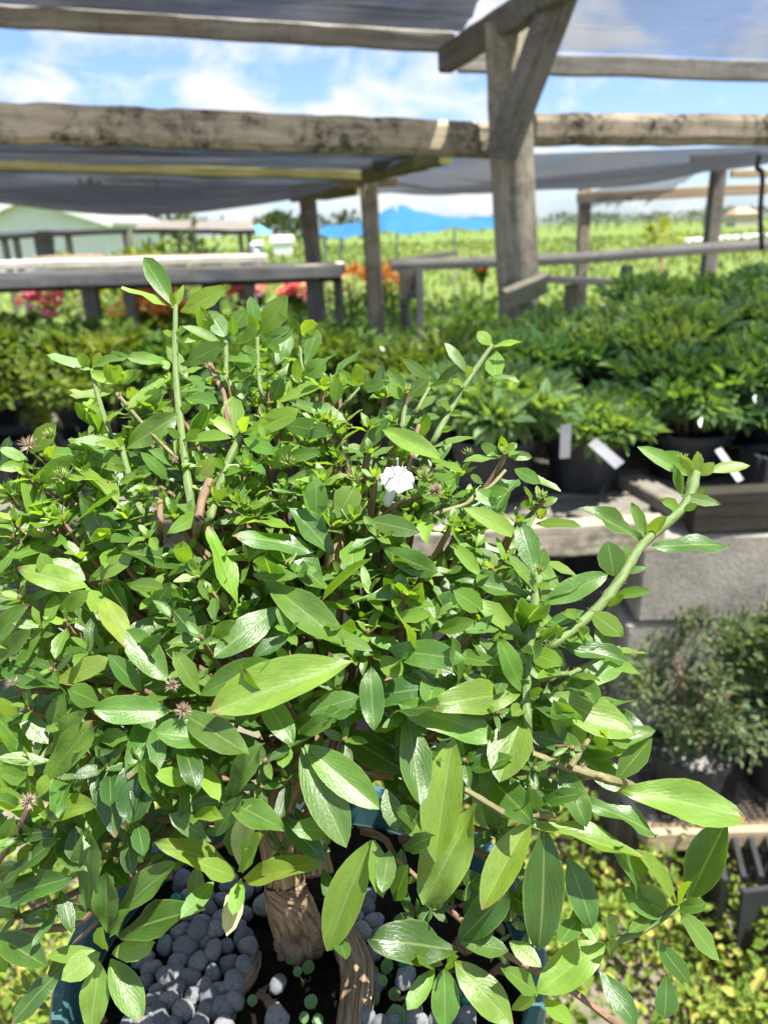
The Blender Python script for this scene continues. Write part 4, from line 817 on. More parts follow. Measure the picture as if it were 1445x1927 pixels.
R(3, (655, 195, 540, 2, 75, 0.7), (650, 200, 462, 112, 26, 2), (682, 215, 857, 118, 78, 1.8), (668, 190, 690, 110, 26, 2), (660, 200, 640, 140, 24, 2),
  (642, 415, 473, 380, 40, 1), (685, 415, 836, 333, 62, 1), (655, 440, 475, 572, 44, 2.3), (688, 440, 762, 424, 24, 2.2), (640, 415, 565, 372, 30, 1), (635, 430, 615, 395, 36, 2),
  (345, 432, 178, 363, 46, 1), (360, 420, 476, 374, 36, 1), (335, 430, 300, 372, 44, 2), (352, 425, 382, 368, 34, 2), (425, 520, 263, 525, 28, 1.6), (365, 540, 265, 500, 26, 1.6), (360, 540, 320, 575, 16, 2),
  (440, 480, 400, 410, 60, 1), (440, 485, 340, 440, 44, 2), (445, 485, 530, 435, 42, 1), (435, 485, 455, 415, 60, 1), (450, 480, 490, 440, 40, 2), (480, 540, 510, 500, 40, 1.6), (530, 550, 605, 510, 40, 1),
  (465, 722, 273, 688, 46, 1), (478, 728, 672, 600, 96, .9), (460, 725, 400, 700, 40, 2), (470, 720, 440, 690, 30, 2), (465, 735, 370, 700, 26, 1.5),
  (885, 690, 865, 530, 86, 1.4), (880, 680, 793, 594, 50, 2), (925, 675, 1128, 585, 70, 2), (905, 665, 925, 610, 40, 2),
  (985, 295, 1080, 154, 98, 1.5), (965, 265, 944, 153, 56, .5), (870, 280, 930, 204, 66, .8), (850, 310, 788, 206, 76, .9), (835, 335, 690, 260, 40, 1), (985, 350, 1100, 270, 60, 1), (885, 330, 972, 285, 34, 1.6), (880, 300, 878, 236, 40, .8), (925, 340, 932, 440, 90, .5), (870, 480, 1002, 430, 28, 1.5), (800, 300, 700, 315, 26, 1), (975, 280, 930, 235, 46, 2), (850, 390, 940, 390, 30, 1), (1060, 370, 1000, 320, 30, 1),
  (1130, 300, 1085, 233, 40, .8), (1132, 300, 1192, 253, 70, 1.5), (1148, 285, 1198, 300, 34, 1.4),
  (1140, 475, 1218, 394, 76, 1), (1045, 555, 1252, 470, 56, 1.8), (1030, 545, 1060, 464, 64, .2), (1090, 552, 1305, 612, 60, .8), (1055, 632, 1238, 668, 72, .9), (1350, 500, 1345, 418, 52, 1.6), (1352, 500, 1278, 434, 36, 1.5), (1362, 498, 1445, 482, 52, 1), (1260, 560, 1275, 464, 60, 1.8), (1135, 470, 1260, 365, 24, 1), (1120, 480, 1115, 390, 44, 1),
  (700, 540, 812, 552, 40, 1), (820, 580, 795, 718, 84, .8, .02), (490, 740, 680, 832, 98, .1, .015), (740, 850, 806, 764, 72, 2.4), (700, 700, 862, 682, 34, 1.6), (720, 800, 565, 728, 62, .8, .01), (690, 460, 770, 470, 20, 1),
  (890, 755, 996, 818, 54, 1), (1025, 805, 1090, 722, 58, 1.2), (1075, 855, 1246, 815, 54, 1.5), (1190, 1000, 1195, 840, 100, .8), (1270, 990, 1330, 868, 112, 1.4), (920, 690, 1030, 735, 66, 1.1), (1070, 760, 1210, 740, 56, 1), (900, 735, 1040, 725, 24, 2), (830, 640, 800, 600, 40, 1),
  (120, 745, 205, 628, 80, 1.5), (110, 775, 0, 722, 46, 1.3), (140, 865, 262, 768, 74, 1), (235, 755, 445, 912, 50, 2), (215, 825, 405, 840, 34, 2.2), (150, 750, 300, 745, 46, 1), (100, 790, 0, 800, 46, 1.6), (170, 770, 200, 720, 40, 2), (340, 750, 460, 800, 80, .9), (270, 690, 400, 720, 26, 1), (640, 850, 540, 740, 50, 1), (770, 970, 640, 1035, 60, 1.6), (800, 930, 850, 885, 40, 1.7), (450, 860, 550, 820, 36, 1.6), (600, 880, 480, 880, 30, 1.8))
# spiky new growth and dry heads are built further down
# left middle
R(5, (1330, 588, 783, 770, 150, 1.75, -.01), (757, 715, 1006, 588, 92, .8), (636, 668, 466, 478, 118, 1.1), (650, 775, 350, 783, 112, 1), (752, 715, 663, 560, 76, 1.2), (690, 785, 926, 930, 122, .9), (600, 808, 592, 970, 76, .3), (690, 860, 745, 1000, 90, .1, .01), (620, 800, 720, 870, 90, .2, .008), (1056, 385, 798, 564, 124, 1.0), (998, 288, 1306, 516, 132, 1.0), (388, 345, 472, 532, 100, 2.7), (325, 310, 390, 405, 66, 1.6), (892, 382, 795, 72, 78, 1.8), (1192, 176, 884, 95, 86, .6), (868, 62, 1105, 62, 30, 2), (1328, 140, 1325, 228, 104, 1.5), (955, 268, 1125, 264, 44, .8), (332, 312, 62, 232, 100, 1.7), (322, 285, 196, 200, 76, 1), (342, 285, 486, 192, 74, 1.4), (190, 275, 150, 185, 66, 1.4), (690, 215, 690, 145, 78, 1.5), (5, 592, 214, 690, 112, .2), (212, 668, 412, 582, 72, 2.6), (-40, 520, 106, 376, 84, 1.2), (-10, 575, 112, 478, 72, .9), (530, 700, 416, 560, 80, .3), (372, 748, 262, 685, 92, .4), (168, 1040, 352, 822, 100, 1.9), (60, 900, -30, 720, 130, 1.9), (185, 850, 242, 712, 72, 1), (182, 900, 78, 780, 82, .9), (200, 910, 295, 788, 56, 1.3), (190, 965, -10, 945, 54, 1.1), (100, 1060, 5, 960, 80, 1.3), (1155, 785, 1348, 718, 98, .4), (1396, 605, 1404, 852, 98, .6), (980, 715, 1112, 888, 102, 1.0), (1128, 862, 1240, 800, 74, .8), (870, 1045, 952, 922, 82, .6), (1082, 900, 1058, 988, 66, 1.3), (890, 830, 962, 700, 66, .5), (640, 380, 720, 480, 90, .0, .012), (560, 420, 640, 300, 70, .3, .01), (1060, 400, 960, 540, 110, .2, .012), (1160, 480, 1260, 400, 100, .3, .012), (360, 870, 470, 872, 50, 1.2), (480, 300, 620, 310, 60, .9), (230, 395, 330, 330, 70, 1.2), (140, 560, 60, 600, 70, .3), (520, 580, 600, 500, 60, .4), (1190, 480, 1400, 530, 60, 1.0), (800, 500, 880, 440, 60, 1.0))
# right middle
RS(6, [(1168, -120), (1130, 0), (970, 150), (880, 290), (790, 400), (620, 540)], (66, 52, 50, 54, 50, 42)); RS(6, [(580, 270), (560, 420), (545, 560), (535, 720), (540, 840)], (56, 50, 48, 46, 46)); RS(6, [(555, 935), (640, 970), (700, 995), (770, 1010), (850, 1030)], (40, 42, 46, 44, 42), M_stemt); RS(6, [(700, 985), (735, 930), (770, 880)], (40, 34, 26), M_stemt, dz=.002); RS(6, [(690, 640), (750, 610), (812, 575)], (26, 26, 24)); RS(6, [(590, 660), (640, 640), (690, 635)], (30, 26, 26)); RS(6, [(200, 460), (260, 420), (330, 380)], (26, 24, 20), M_stemt, dz=.012)
R(4, (1140, 830, 958, 714, 62, 1.4), (1130, 800, 1062, 738, 60, 1.4), (1200, 815, 1378, 790, 50, 1.6), (1115, 900, 1095, 795, 40, .9), (1115, 905, 1268, 938, 46, 1), (1180, 830, 1175, 740, 44, 2), (1190, 830, 1240, 780, 50, 1.8), (1160, 835, 1110, 760, 50, 1.8), (1185, 905, 1215, 880, 26, 1.6),
  (400, 340, 356, 284, 52, 2), (408, 345, 517, 324, 26, 2), (418, 365, 414, 462, 76, 1.3, .006), (316, 445, 226, 328, 40, .8), (395, 462, 507, 467, 22, .9), (325, 460, 320, 425, 34, 2), (195, 490, 288, 412, 42, .5, .01), (78, 512, 14, 428, 46, 1), (78, 545, 12, 478, 52, 1.6), (168, 468, 72, 388, 46, 1), (88, 530, 168, 470, 58, .9), (170, 495, 245, 480, 24, 1.4), (-12, 650, 212, 766, 84, 1.7), (188, 722, 342, 684, 34, 1.2), (178, 772, 297, 805, 34, 1.4),
  (430, 755, 364, 708, 46, 1.2), (446, 740, 445, 690, 40, 1.8), (462, 755, 557, 760, 40, 1.1), (455, 740, 500, 710, 36, 1.5), (440, 760, 300, 770, 26, 1.4), (510, 825, 668, 876, 28, 1.5), (490, 805, 588, 852, 54, 1), (345, 885, 420, 938, 66, 1.4), (385, 885, 462, 895, 50, 1), (370, 860, 325, 825, 30, 1), (170, 880, 277, 828, 100, 1.6, .006), (560, 1012, 735, 1006, 38, 1.4), (575, 950, 512, 932, 36, 1.3), (580, 945, 650, 910, 36, 1.2), (575, 985, 605, 965, 44, 2), (560, 950, 535, 870, 12, 1.5), (580, 940, 600, 890, 24, 2), (130, 850, 200, 930, 60, 1.4))
RS(4, [(405, 340), (310, 480), (245, 590), (180, 710)], (24, 30, 32, 34)); RS(4, [(85, 500), (76, 580), (66, 670)], (24, 28, 28)); RS(4, [(168, 500), (115, 600)], (22, 26)); RS(4, [(455, 810), (400, 870), (345, 900), (300, 940), (150, 985)], (20, 22, 22, 26, 30), M_stemt, dz=.008); RS(4, [(130, 640), (95, 780), (85, 850)], (24, 30, 30), M_twig, dz=.012); RS(4, [(590, 930), (560, 985), (530, 1050)], (24, 22, 22)); RS(4, [(150, 905), (60, 930), (20, 960)], (24, 24, 24), M_twig, dz=.008)
R(6, (1005, 160, 1305, 140, 62, .5), (965, 140, 756, -6, 62, .9), (985, 130, 935, -5, 46, 1.2), (985, 120, 1052, 40, 50, 1.8), (862, 268, 850, 136, 112, .7), (858, 345, 1002, 325, 40, .9), (772, 398, 892, 492, 82, 1.4), (805, 440, 830, 545, 60, .8), (760, 510, 735, 460, 30, 1.4), (598, 462, 752, 400, 48, .8), (598, 208, 726, 266, 34, 1.6), (598, 376, 836, 248, 92, 1.0), (570, 270, 512, 58, 92, .7), (575, 265, 606, 165, 60, .8), (560, 290, 510, 245, 40, 2), (575, 300, 625, 310, 34, 2), (535, 350, 284, 262, 66, .9), (518, 505, 330, 340, 68, 1.4), (370, 395, 268, 318, 90, 1.3), (512, 125, 306, 3, 72, 1.8), (370, 275, 268, 153, 56, 2), (550, 555, 668, 600, 84, 1.2), (560, 580, 640, 640, 50, 1.7), (640, 528, 932, 582, 72, .5), (812, 555, 988, 556, 24, 1.8), (815, 580, 962, 632, 36, 1.2), (690, 640, 575, 640, 34, 1.3), (695, 640, 818, 662, 30, .8), (522, 708, 438, 500, 86, 1.1), (508, 708, 186, 742, 128, 1.6), (450, 885, 54, 740, 118, 1.4), (604, 712, 948, 866, 152, 1.5), (520, 802, 418, 1030, 168, 1.5), (742, 928, 640, 738, 112, 1.5, .006), (560, 865, 742, 915, 84, .4, .01), (843, 890, 1028, 845, 60, .9), (872, 1035, 1006, 878, 92, .7), (84, 785, 150, 1128, 126, .4), (0, 168, 198, 262, 92, .8), (-60, 60, 132, 92, 84, .7), (160, 32, 152, 128, 62, 2), (62, 395, 62, 258, 76, 1.3), (100, 405, 145, 296, 66, 1.1), (40, 425, 178, 408, 60, 1.8), (18, 545, 300, 580, 112, 1.2), (205, 475, 337, 440, 62, 1.3), (-10, 570, 58, 645, 82, 2), (90, 690, 200, 590, 92, .5, .01), (390, 660, 430, 545, 90, .2, .01), (280, 560, 395, 610, 80, .3, .01), (800, 920, 830, 850, 60, 2), (560, 450, 600, 400, 36, 1.6), (585, 500, 640, 470, 40, 1.5), (590, 340, 470, 180, 44, 1.4), (840, 380, 900, 340, 30, 1.4), (430, 470, 270, 460, 40, .8), (230, 560, 430, 600, 70, .8, .008), (720, 960, 560, 860, 60, .5, .01))
# lower left
RS(7, [(110, 235), (60, 340), (5, 430)], (30, 30, 32), M_twig); RS(7, [(40, 720), (160, 700), (300, 670), (420, 560), (520, 470)], (44, 44, 42, 36, 30), M_twig, dz=.02); RS(7, [(280, 750), (400, 640)], (24, 26), M_twig, dz=.012); RS(7, [(540, 270), (650, 285), (720, 260)], (40, 40, 36), M_bark, dz=.03)
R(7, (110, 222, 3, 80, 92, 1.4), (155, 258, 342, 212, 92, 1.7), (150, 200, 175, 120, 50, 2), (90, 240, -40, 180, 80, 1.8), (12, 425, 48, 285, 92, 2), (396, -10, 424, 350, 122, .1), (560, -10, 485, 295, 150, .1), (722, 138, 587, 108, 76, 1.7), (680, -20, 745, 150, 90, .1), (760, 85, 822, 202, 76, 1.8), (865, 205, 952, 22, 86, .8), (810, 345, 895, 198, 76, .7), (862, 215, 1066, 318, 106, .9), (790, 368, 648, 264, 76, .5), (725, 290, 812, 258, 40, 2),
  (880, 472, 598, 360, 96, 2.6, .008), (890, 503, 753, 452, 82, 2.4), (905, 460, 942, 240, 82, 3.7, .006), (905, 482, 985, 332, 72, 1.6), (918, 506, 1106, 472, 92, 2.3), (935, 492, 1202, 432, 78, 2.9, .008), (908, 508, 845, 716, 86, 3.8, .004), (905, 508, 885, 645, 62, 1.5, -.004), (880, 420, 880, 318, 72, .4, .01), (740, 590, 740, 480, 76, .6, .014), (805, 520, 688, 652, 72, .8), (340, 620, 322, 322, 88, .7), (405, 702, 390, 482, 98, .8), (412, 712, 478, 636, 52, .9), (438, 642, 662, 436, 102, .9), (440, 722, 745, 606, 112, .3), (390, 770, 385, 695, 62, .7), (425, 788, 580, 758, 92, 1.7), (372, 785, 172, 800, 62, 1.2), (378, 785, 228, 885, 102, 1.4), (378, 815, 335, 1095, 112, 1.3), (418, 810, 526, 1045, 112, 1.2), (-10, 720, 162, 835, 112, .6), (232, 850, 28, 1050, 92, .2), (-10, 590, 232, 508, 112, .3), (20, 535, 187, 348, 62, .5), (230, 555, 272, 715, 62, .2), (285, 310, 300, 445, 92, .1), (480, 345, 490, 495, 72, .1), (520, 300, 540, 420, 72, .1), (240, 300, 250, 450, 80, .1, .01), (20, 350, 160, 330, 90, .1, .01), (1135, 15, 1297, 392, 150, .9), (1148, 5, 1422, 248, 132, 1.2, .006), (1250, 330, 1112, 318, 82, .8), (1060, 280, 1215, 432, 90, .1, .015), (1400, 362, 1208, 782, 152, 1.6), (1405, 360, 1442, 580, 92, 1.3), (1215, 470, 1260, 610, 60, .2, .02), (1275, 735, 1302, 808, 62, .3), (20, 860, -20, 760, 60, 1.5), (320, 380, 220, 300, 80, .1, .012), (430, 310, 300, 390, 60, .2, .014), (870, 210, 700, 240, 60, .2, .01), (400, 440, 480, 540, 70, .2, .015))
# lower right
RS(8, [(300, 170), (400, 230), (470, 268), (560, 268)], (36, 38, 42, 40), M_stemt, dz=.004); RS(8, [(420, 770), (560, 850), (720, 940), (880, 1060)], (36, 40, 42, 44), M_twig, dz=.02); RS(8, [(860, 748), (990, 690), (1105, 612)], (38, 38, 34), M_stem); RS(8, [(700, 90), (780, 115), (865, 140)], (56, 56, 52), M_stemt); RS(8, [(40, 430), (110, 490), (180, 560)], (24, 28, 30), M_twig, dz=.03)
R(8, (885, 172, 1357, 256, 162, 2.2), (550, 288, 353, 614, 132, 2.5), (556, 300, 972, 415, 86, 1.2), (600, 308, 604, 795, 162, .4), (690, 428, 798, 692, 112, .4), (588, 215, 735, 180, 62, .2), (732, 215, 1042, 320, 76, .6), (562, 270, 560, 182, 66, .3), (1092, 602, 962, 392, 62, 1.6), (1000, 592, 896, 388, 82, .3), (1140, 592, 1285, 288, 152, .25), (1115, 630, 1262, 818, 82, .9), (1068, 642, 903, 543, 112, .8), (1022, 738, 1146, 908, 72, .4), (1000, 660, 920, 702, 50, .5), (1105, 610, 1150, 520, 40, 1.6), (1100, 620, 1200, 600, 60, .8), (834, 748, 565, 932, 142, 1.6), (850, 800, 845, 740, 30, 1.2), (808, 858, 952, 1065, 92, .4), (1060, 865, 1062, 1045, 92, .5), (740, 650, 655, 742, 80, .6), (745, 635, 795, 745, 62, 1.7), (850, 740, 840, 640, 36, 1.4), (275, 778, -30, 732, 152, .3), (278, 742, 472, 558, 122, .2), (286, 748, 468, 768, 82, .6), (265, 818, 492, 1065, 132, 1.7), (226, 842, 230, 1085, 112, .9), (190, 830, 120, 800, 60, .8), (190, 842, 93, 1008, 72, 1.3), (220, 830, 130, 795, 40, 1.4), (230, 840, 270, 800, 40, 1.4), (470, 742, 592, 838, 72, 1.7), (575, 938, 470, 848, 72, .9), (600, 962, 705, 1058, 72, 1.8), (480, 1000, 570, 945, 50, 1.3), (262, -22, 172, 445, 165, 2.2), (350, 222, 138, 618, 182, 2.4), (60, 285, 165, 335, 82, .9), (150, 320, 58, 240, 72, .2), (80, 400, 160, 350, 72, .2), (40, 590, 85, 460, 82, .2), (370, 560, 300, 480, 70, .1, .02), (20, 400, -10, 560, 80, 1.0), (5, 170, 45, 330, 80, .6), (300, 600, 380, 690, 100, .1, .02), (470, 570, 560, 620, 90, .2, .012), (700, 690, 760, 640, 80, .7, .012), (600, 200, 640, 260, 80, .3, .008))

R(6, (930, 215, 905, 150, 30, 1.6), (905, 255, 985, 235, 30, 1.2), (745, 440, 690, 400, 30, 1.5), (730, 450, 770, 500, 30, 1.6), (660, 510, 650, 450, 28, 1.6), (680, 495, 740, 520, 30, 1.2), (1110, 30, 1060, -20, 34, 1.6), (1120, 20, 1175, 0, 30, 1.5), (545, 600, 490, 560, 34, 1.5), (540, 610, 600, 660, 34, 1.6), (538, 720, 590, 690, 30, 1.6), (536, 760, 480, 790, 40, 1.2), (555, 420, 500, 390, 30, 1.6), (560, 400, 610, 440, 30, 1.7))
R(3, (668, 600, 720, 560, 34, 1.6), (665, 600, 610, 575, 36, 1.5), (690, 700, 745, 660, 30, 1.7), (682, 690, 630, 650, 34, 1.4), (660, 300, 700, 270, 26, 1.8), (660, 305, 620, 285, 26, 1.7), (480, 820, 430, 790, 34, 1.6), (490, 840, 550, 815, 34, 1.6), (850, 800, 800, 770, 36, 1.6), (840, 820, 900, 800, 34, 1.7), (820, 910, 870, 880, 36, 1.6), (385, 590, 340, 570, 26, 1.7), (395, 620, 440, 600, 26, 1.6))
R(4, (300, 490, 260, 470, 24, 1.7), (295, 505, 345, 505, 24, 1.5), (250, 580, 215, 550, 24, 1.6), (245, 595, 290, 600, 26, 1.5), (210, 660, 260, 650, 26, 1.6))
# --- rosettes: whorls of crossed leaf pairs at shoot ends
core = P(620, 1330, 0.47)
twigs = []
def rosette(px, py, rpx, tone=1.3, dz=0.004, npair=3, lean=None):
    d = dfront(px, py)+dz+rnd.uniform(-.006, .012); c = P(px, py, d); up_ = 1 if py < 1000 else 0; Lr = rpx*(0.95 if py < 760 else 1.16 if py < 1000 else 1.25)*d/FPX; npair += up_
    outw = unit(c-core); A = unit(np.array([0, 0, 0.75])+outw*0.55+np.array([0, -0.28, 0])+np.array([rnd.gauss(0, .22), rnd.gauss(0, .22), 0]))
    e1 = unit(np.cross(A, rand_dirs(1)[0])); e2 = np.cross(A, e1); a0 = rnd.random()*3.14
    for j in range(npair):
        k = (j+0.6)/(npair-0.4); el = math.radians((84-60*k if up_ else 78-74*k)+rnd.uniform(-10, 10)); l = Lr*(0.42+0.64*k)*rnd.uniform(.85, 1.15)
        for s in (0, 1):
            an = a0+j*math.pi/2+s*math.pi+rnd.uniform(-.25, .25); h_ = e1*math.cos(an)+e2*math.sin(an)
            ax = h_*math.cos(el)+A*math.sin(el); b = c-A*Lr*0.22*k; nref = A*math.cos(el)-h_*math.sin(el)+rand_dirs(1)[0]*0.22
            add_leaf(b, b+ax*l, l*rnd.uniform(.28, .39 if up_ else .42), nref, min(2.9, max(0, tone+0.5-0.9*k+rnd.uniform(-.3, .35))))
    if rnd.random() < 0.5: return
    e = c+(core-c)*0.16-A*0.022+rand_dirs(1)[0]*.006; twigs.append(([c+A*Lr*.1, c-A*Lr*0.5, e, e+(core-e)*0.22-np.array([0, 0, .018])+rand_dirs(1)[0]*.008], Lr))
def RR(reg, *rows):
    ox, oy = {3: (0, 480), 4: (723, 480), 5: (0, 950), 6: (723, 950), 7: (0, 1400), 8: (723, 1400)}[reg]
    for q in rows: rosette(ox+q[0]/2, oy+q[1]/2, q[2]/2, *q[3:])
RR(3, (110, 830, 110), (250, 900, 110), (230, 990, 100), (380, 950, 110, 1.5), (340, 830, 100), (560, 900, 90), (640, 970, 90), (900, 930, 110, 1.4), (960, 970, 100), (1060, 800, 80, 1.7), (1060, 900, 90), (1150, 890, 100), (1340, 900, 90, 1.8), (1410, 840, 80, 1.8), (1220, 750, 95), (1150, 700, 90), (1280, 680, 90), (1390, 650, 80), (1390, 750, 85), (1000, 700, 90), (920, 820, 90), (1080, 600, 80), (1010, 500, 76), (800, 480, 50), (40, 900, 100), (60, 1000, 100), (160, 970, 100), (520, 640, 50), (850, 450, 60), (1000, 620, 80), (1200, 620, 70), (480, 980, 90), (320, 740, 60))
RR(5, (60, 120, 120), (150, 120, 110), (230, 60, 110), (300, 190, 110), (420, 130, 115), (500, 190, 90), (560, 110, 80), (660, 40, 80), (620, 250, 80), (700, 190, 85), (745, 260, 95), (570, 340, 90), (650, 430, 110, .8), (80, 350, 100), (150, 450, 110, 1.0), (60, 540, 100, 1), (250, 440, 95), (330, 540, 110, .7), (400, 620, 100, .7), (830, 180, 90), (930, 200, 100), (1000, 190, 80), (1080, 220, 90), (1200, 30, 95, 1.6), (1330, 50, 100, 1.8), (1420, 110, 95), (1090, 480, 110, .8), (980, 470, 90), (860, 390, 95), (800, 330, 85), (760, 500, 100, .9), (560, 520, 90, .9), (110, 760, 110, 1.1), (250, 830, 95), (330, 920, 110, .6), (480, 640, 90), (420, 720, 90), (400, 980, 120, .4), (530, 980, 120, .3), (1260, 690, 100, .9), (1190, 640, 95, .9), (1300, 880, 100, .9), (1060, 700, 90, .9), (1390, 330, 110, 1.6), (1385, 480, 115, 1.4), (1330, 560, 90, 1.5), (200, 620, 90, .8), (870, 850, 100, .5), (800, 600, 90, .6))
RR(6, (500, 60, 60, 1.6), (60, 340, 100), (80, 440, 110, 1.5), (200, 420, 90), (245, 385, 80, 1.6), (230, 250, 80), (400, 240, 85), (455, 200, 85), (180, 560, 110), (230, 680, 100, .8), (100, 770, 100, .8), (300, 640, 95, .9), (470, 620, 90, .9), (20, 700, 90), (700, 910, 60, 1.4), (590, 565, 66, 1.6), (575, 430, 60, 1.6), (300, 960, 100, .5), (420, 780, 90, .6), (350, 150, 80), (150, 250, 90), (60, 120, 90), (330, 480, 90, .8))
RR(4, (450, 745, 62, 1.5, .0), (590, 920, 56, 1.6), (85, 510, 52, 1.4), (60, 760, 70, 1.2), (210, 900, 70, 1.2), (120, 960, 90), (250, 1010, 80), (380, 1000, 70, 1.2), (30, 620, 60))
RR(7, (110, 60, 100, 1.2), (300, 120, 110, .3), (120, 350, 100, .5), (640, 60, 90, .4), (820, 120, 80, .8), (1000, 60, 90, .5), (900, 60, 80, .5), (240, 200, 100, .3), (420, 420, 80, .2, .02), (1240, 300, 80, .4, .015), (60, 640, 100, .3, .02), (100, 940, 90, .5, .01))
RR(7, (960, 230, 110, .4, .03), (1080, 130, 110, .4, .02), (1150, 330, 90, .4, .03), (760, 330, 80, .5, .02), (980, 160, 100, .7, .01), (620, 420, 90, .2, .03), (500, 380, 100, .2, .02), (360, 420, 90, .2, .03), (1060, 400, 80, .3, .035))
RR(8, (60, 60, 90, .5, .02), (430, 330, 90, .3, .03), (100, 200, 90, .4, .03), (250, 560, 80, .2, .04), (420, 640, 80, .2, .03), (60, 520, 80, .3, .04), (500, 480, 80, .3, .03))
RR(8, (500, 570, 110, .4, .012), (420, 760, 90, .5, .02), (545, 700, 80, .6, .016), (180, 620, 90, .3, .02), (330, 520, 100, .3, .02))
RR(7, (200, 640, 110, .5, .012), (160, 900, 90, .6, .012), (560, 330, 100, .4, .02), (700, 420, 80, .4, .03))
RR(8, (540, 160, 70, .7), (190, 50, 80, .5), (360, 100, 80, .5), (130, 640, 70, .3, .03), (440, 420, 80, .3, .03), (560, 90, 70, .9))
# inner foliage that closes the crown
POLY = [(0, 880), (120, 850), (330, 700), (440, 600), (560, 620), (650, 700), (790, 760), (870, 900), (960, 980), (1020, 1140), (1090, 1290), (1110, 1400), (1010, 1500), (880, 1480), (700, 1430), (560, 1390), (430, 1450), (300, 1560), (150, 1620), (0, 1640)]
def inside(x, y):
    c = False; n = len(POLY)
    for i in range(n):
        (x1, y1), (x2, y2) = POLY[i], POLY[(i+1) % n]
        if (y1 > y) != (y2 > y) and x < (x2-x1)*(y-y1)/(y2-y1)+x1: c = not c
    return c
k = 0
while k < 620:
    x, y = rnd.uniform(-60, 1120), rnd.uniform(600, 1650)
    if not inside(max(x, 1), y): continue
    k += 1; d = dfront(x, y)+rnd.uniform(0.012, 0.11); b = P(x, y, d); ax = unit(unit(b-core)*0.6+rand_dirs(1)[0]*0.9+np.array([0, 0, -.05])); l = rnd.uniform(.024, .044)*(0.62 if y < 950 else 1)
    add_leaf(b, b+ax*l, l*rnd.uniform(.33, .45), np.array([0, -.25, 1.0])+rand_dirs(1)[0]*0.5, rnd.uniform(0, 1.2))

k = 0
while k < 120:
    x, y = rnd.uniform(-20, 1080), rnd.uniform(790, 1500)
    if not inside(max(x, 1), y): continue
    k += 1; rosette(x, y, rnd.uniform(34, 56), rnd.uniform(0.7, 2.0), rnd.uniform(.014, .034))
k = 0
while k < 80:
    x, y = rnd.uniform(-20, 900), rnd.uniform(690, 1000)
    if not inside(max(x, 1), y): continue
    k += 1; rosette(x, y, rnd.uniform(36, 54), rnd.uniform(1.0, 2.1), rnd.uniform(.004, .026))
# --- build leaves: the 300 that show largest are parts, the rest one joined part
leaves.sort(key=lambda q: -q[0]); Bl = np.array(B.location)
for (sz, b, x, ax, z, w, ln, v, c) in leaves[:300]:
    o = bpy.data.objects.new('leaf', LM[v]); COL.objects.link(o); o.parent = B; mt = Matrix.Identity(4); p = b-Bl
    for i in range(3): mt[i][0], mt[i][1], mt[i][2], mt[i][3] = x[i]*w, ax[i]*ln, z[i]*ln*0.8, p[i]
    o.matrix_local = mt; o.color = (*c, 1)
    
VV, FF, UU, CC = [], [], [], []; base = 0
for (sz, b, x, ax, z, w, ln, v, c) in leaves[300:]:
    g = LVs[v]; a = np.array(g[0]); q = b+a[:, :1]*x*w+a[:, 1:2]*ax*ln+a[:, 2:3]*z*ln*0.8
    VV.append(q); FF += [tuple(i+base for i in f) for f in g[1]]; UU += g[2]; CC.append(np.tile(c, (len(a), 1))); base += len(a)
put('small_leaves', np.concatenate(VV), FF, M_leafs, B, kind='stuff', uv=UU, smooth=True, col=np.concatenate(CC))
geo = []
for pts, Lr in twigs:
    sp = smooth_path(pts, 3); geo.append(tube_geo(sp, np.linspace(0.0011, 0.0026, len(sp)), 5, 0.1, 1))
V, F, UV = join(geo); put('twigs', V, F, M_twig, B, kind='stuff', uv=UV, smooth=True)
for (x, y, dz) in ((330, 1050, .05), (150, 1200, .06), (420, 900, .06), (760, 1000, .06), (900, 1150, .05), (640, 850, .06), (80, 1000, .07), (560, 1050, .05), (980, 1400, .03), (30, 1290, .0), (200, 1480, .05)):
    e = P(x, y, dfront(x, y)+dz); s0 = T4 if y < 1300 else T3; mid = (s0+e)/2+np.array([rnd.gauss(0, .012), rnd.gauss(0, .012), rnd.gauss(0, .012)])
    tube('branch', [s0, mid, e], [0.0058, 0.0042, 0.0028], M_bark, B, n=9, ridge=0.14, seed=int(x))

V, F, _ = join([(g[0], g[1]) for g in bristles]); put('bristles', V, F, M_dry, B, kind='stuff')
# --- dry and spiky heads, white flower, cut twig ends
def spiky(px, py, r, nsp, mat, dz=-.004, up=0.5, thin=0.05):
    d = dfront(px, py)+dz; c = P(px, py, d); R_ = r*d/FPX; geo = []
    for i in range(nsp):
        v = unit(rand_dirs(1)[0]+np.array([0, -.3, up])); l = R_*rnd.uniform(.6, 1.15); s = unit(np.cross(v, rand_dirs(1)[0])); t = np.cross(v, s); w = R_*thin*rnd.uniform(.7, 1.6); m_ = c+v*l*.45
        geo.append(([c+s*w*.4, c-s*w*.4, m_+s*w, m_+t*w, m_-s*w, c+v*l], [(0, 2, 3), (0, 3, 1), (1, 3, 4), (2, 5, 3), (3, 5, 4)]))
    V, F, _ = join(geo); return put('calyx', V, F, mat, B)
M_spk = plain('green_calyx', (0.30, 0.38, 0.10), 0.6, 0.3, 200)
for q in ((345, 1338, 26, 70), (325, 1290, 26, 50), (55, 1508, 30, 60), (55, 838, 30, 40), (820, 925, 28, 50), (30, 1285, 20, 24), (395, 690, 16, 24), (1098, 1442, 14, 20), (225, 745, 14, 16), (330, 865, 16, 24)): spiky(q[0], q[1], q[2]*.72, q[3]*2, M_dry, thin=.04)
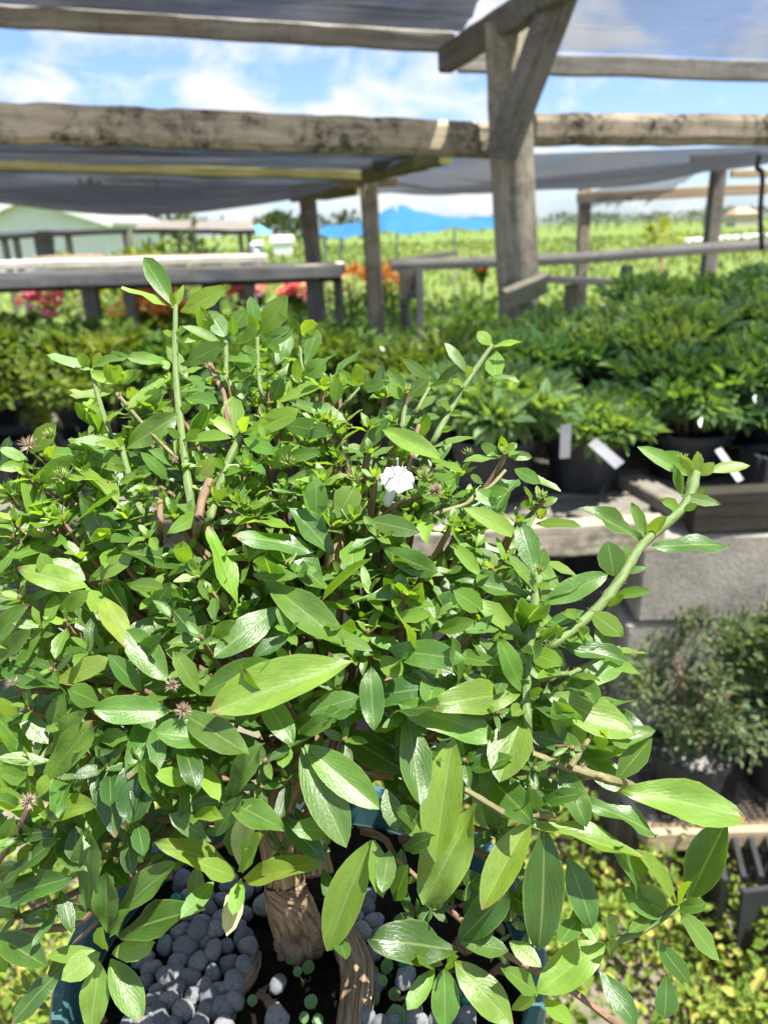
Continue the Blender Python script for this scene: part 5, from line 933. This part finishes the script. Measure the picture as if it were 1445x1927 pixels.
for q in ((800, 905, 34, 60), (120, 905, 36, 50), (95, 825, 26, 30), (670, 905, 30, 40), (545, 875, 26, 26), (880, 855, 20, 20), (395, 605, 22, 20), (1018, 935, 20, 20), (1283, 865, 20, 14), (1012, 1075, 22, 18), (465, 1600, 10, 10)): spiky(q[0], q[1], q[2]*.8, q[3]+30, M_spk, up=1.1, thin=.055)
c = P(748, 898, dfront(748, 898)-.008); fr_ = dfront(748, 898); 
FLW = tube('flower', [P(728, 950, fr_-.002), P(736, 925, fr_-.006), c], [0.0022, 0.0026, 0.0040], M_flower, B, n=10)
A = unit(unit(CAM-c)*0.6+np.array([0.1, 0, .8])); e1 = unit(np.cross(A, (1, 0, 0.2))); e2 = np.cross(A, e1)
for k_ in range(5):
    V, F = [], []; a0 = 2*math.pi*k_/5
    for j in range(6):
        t = j/5
        for i in range(7):
            u = i/6-.5; an = a0+u*1.25*(0.85+0.5*t); r = 0.0008+0.0080*t+0.0006*math.sin(i*2.9+k_+j)*t; zz_ = 0.0022*math.sin(t*2.6)+0.0016*math.sin(u*24+k_*2)*t-0.003*t*t
            V.append(c+(e1*math.cos(an)+e2*math.sin(an))*r+A*zz_)
    for j in range(5):
        for i in range(6): q = j*7+i; F.append((q, q+1, q+8, q+7))
    o = obj('petal', mesh('petal', np.array(V)-Bl, F, M_flower, smooth=True), FLW)
geo = [tube_geo([c, c+A*0.006+(e1*math.cos(k_)+e2*math.sin(k_))*.003, c+A*.010+(e1*math.cos(k_)+e2*math.sin(k_))*.004], 0.0004, 5) for k_ in range(0, 6, 2)]
V, F, UV = join(geo); obj('stamens', mesh('stamens', np.array(V)-Bl, F, M_flower, uv=UV), FLW)
# seedlings on the soil
M_sprout = plain('seedling_leaf', (0.075, 0.16, 0.05), 0.5, 0.25, 50)
for px, py, r in ((548, 1805, 11), (560, 1828, 9), (580, 1820, 13), (585, 1885, 13), (572, 1915, 10), (598, 1920, 11), (700, 1830, 14), (703, 1875, 12), (475, 1883, 10), (452, 1895, 8), (728, 1818, 14), (745, 1915, 22), (705, 1880, 10), (488, 1710, 8), (720, 1845, 10), (742, 1870, 12)):
    c = G(px, py, SZ+0.010+rnd.random()*.006); r = r*0.44/FPX; V, F = [c+np.array([0, 0, -.0012])], []; up_ = unit(np.array([rnd.gauss(0, .3), -.5, 1])); e1 = unit(np.cross(up_, (1, 0.2, 0))); e2 = np.cross(up_, e1)
    for i in range(12): V.append(c+(e1*math.cos(i*math.pi/6)*rnd.uniform(.9, 1.1)+e2*math.sin(i*math.pi/6))*r); F.append((0, 1+i, 1+(i+1) % 12))
    sp_ = put('seedling', V, F, M_sprout, B, smooth=True)
    V, F, UV = tube_geo([c-np.array([0, 0, .001]), c+np.array([.002, .003, -.012])], .0006, 4); obj('stalk', mesh('stalk', np.array(V)-Bl, F, M_stem, uv=UV), sp_)
print('leaves', len(leaves))
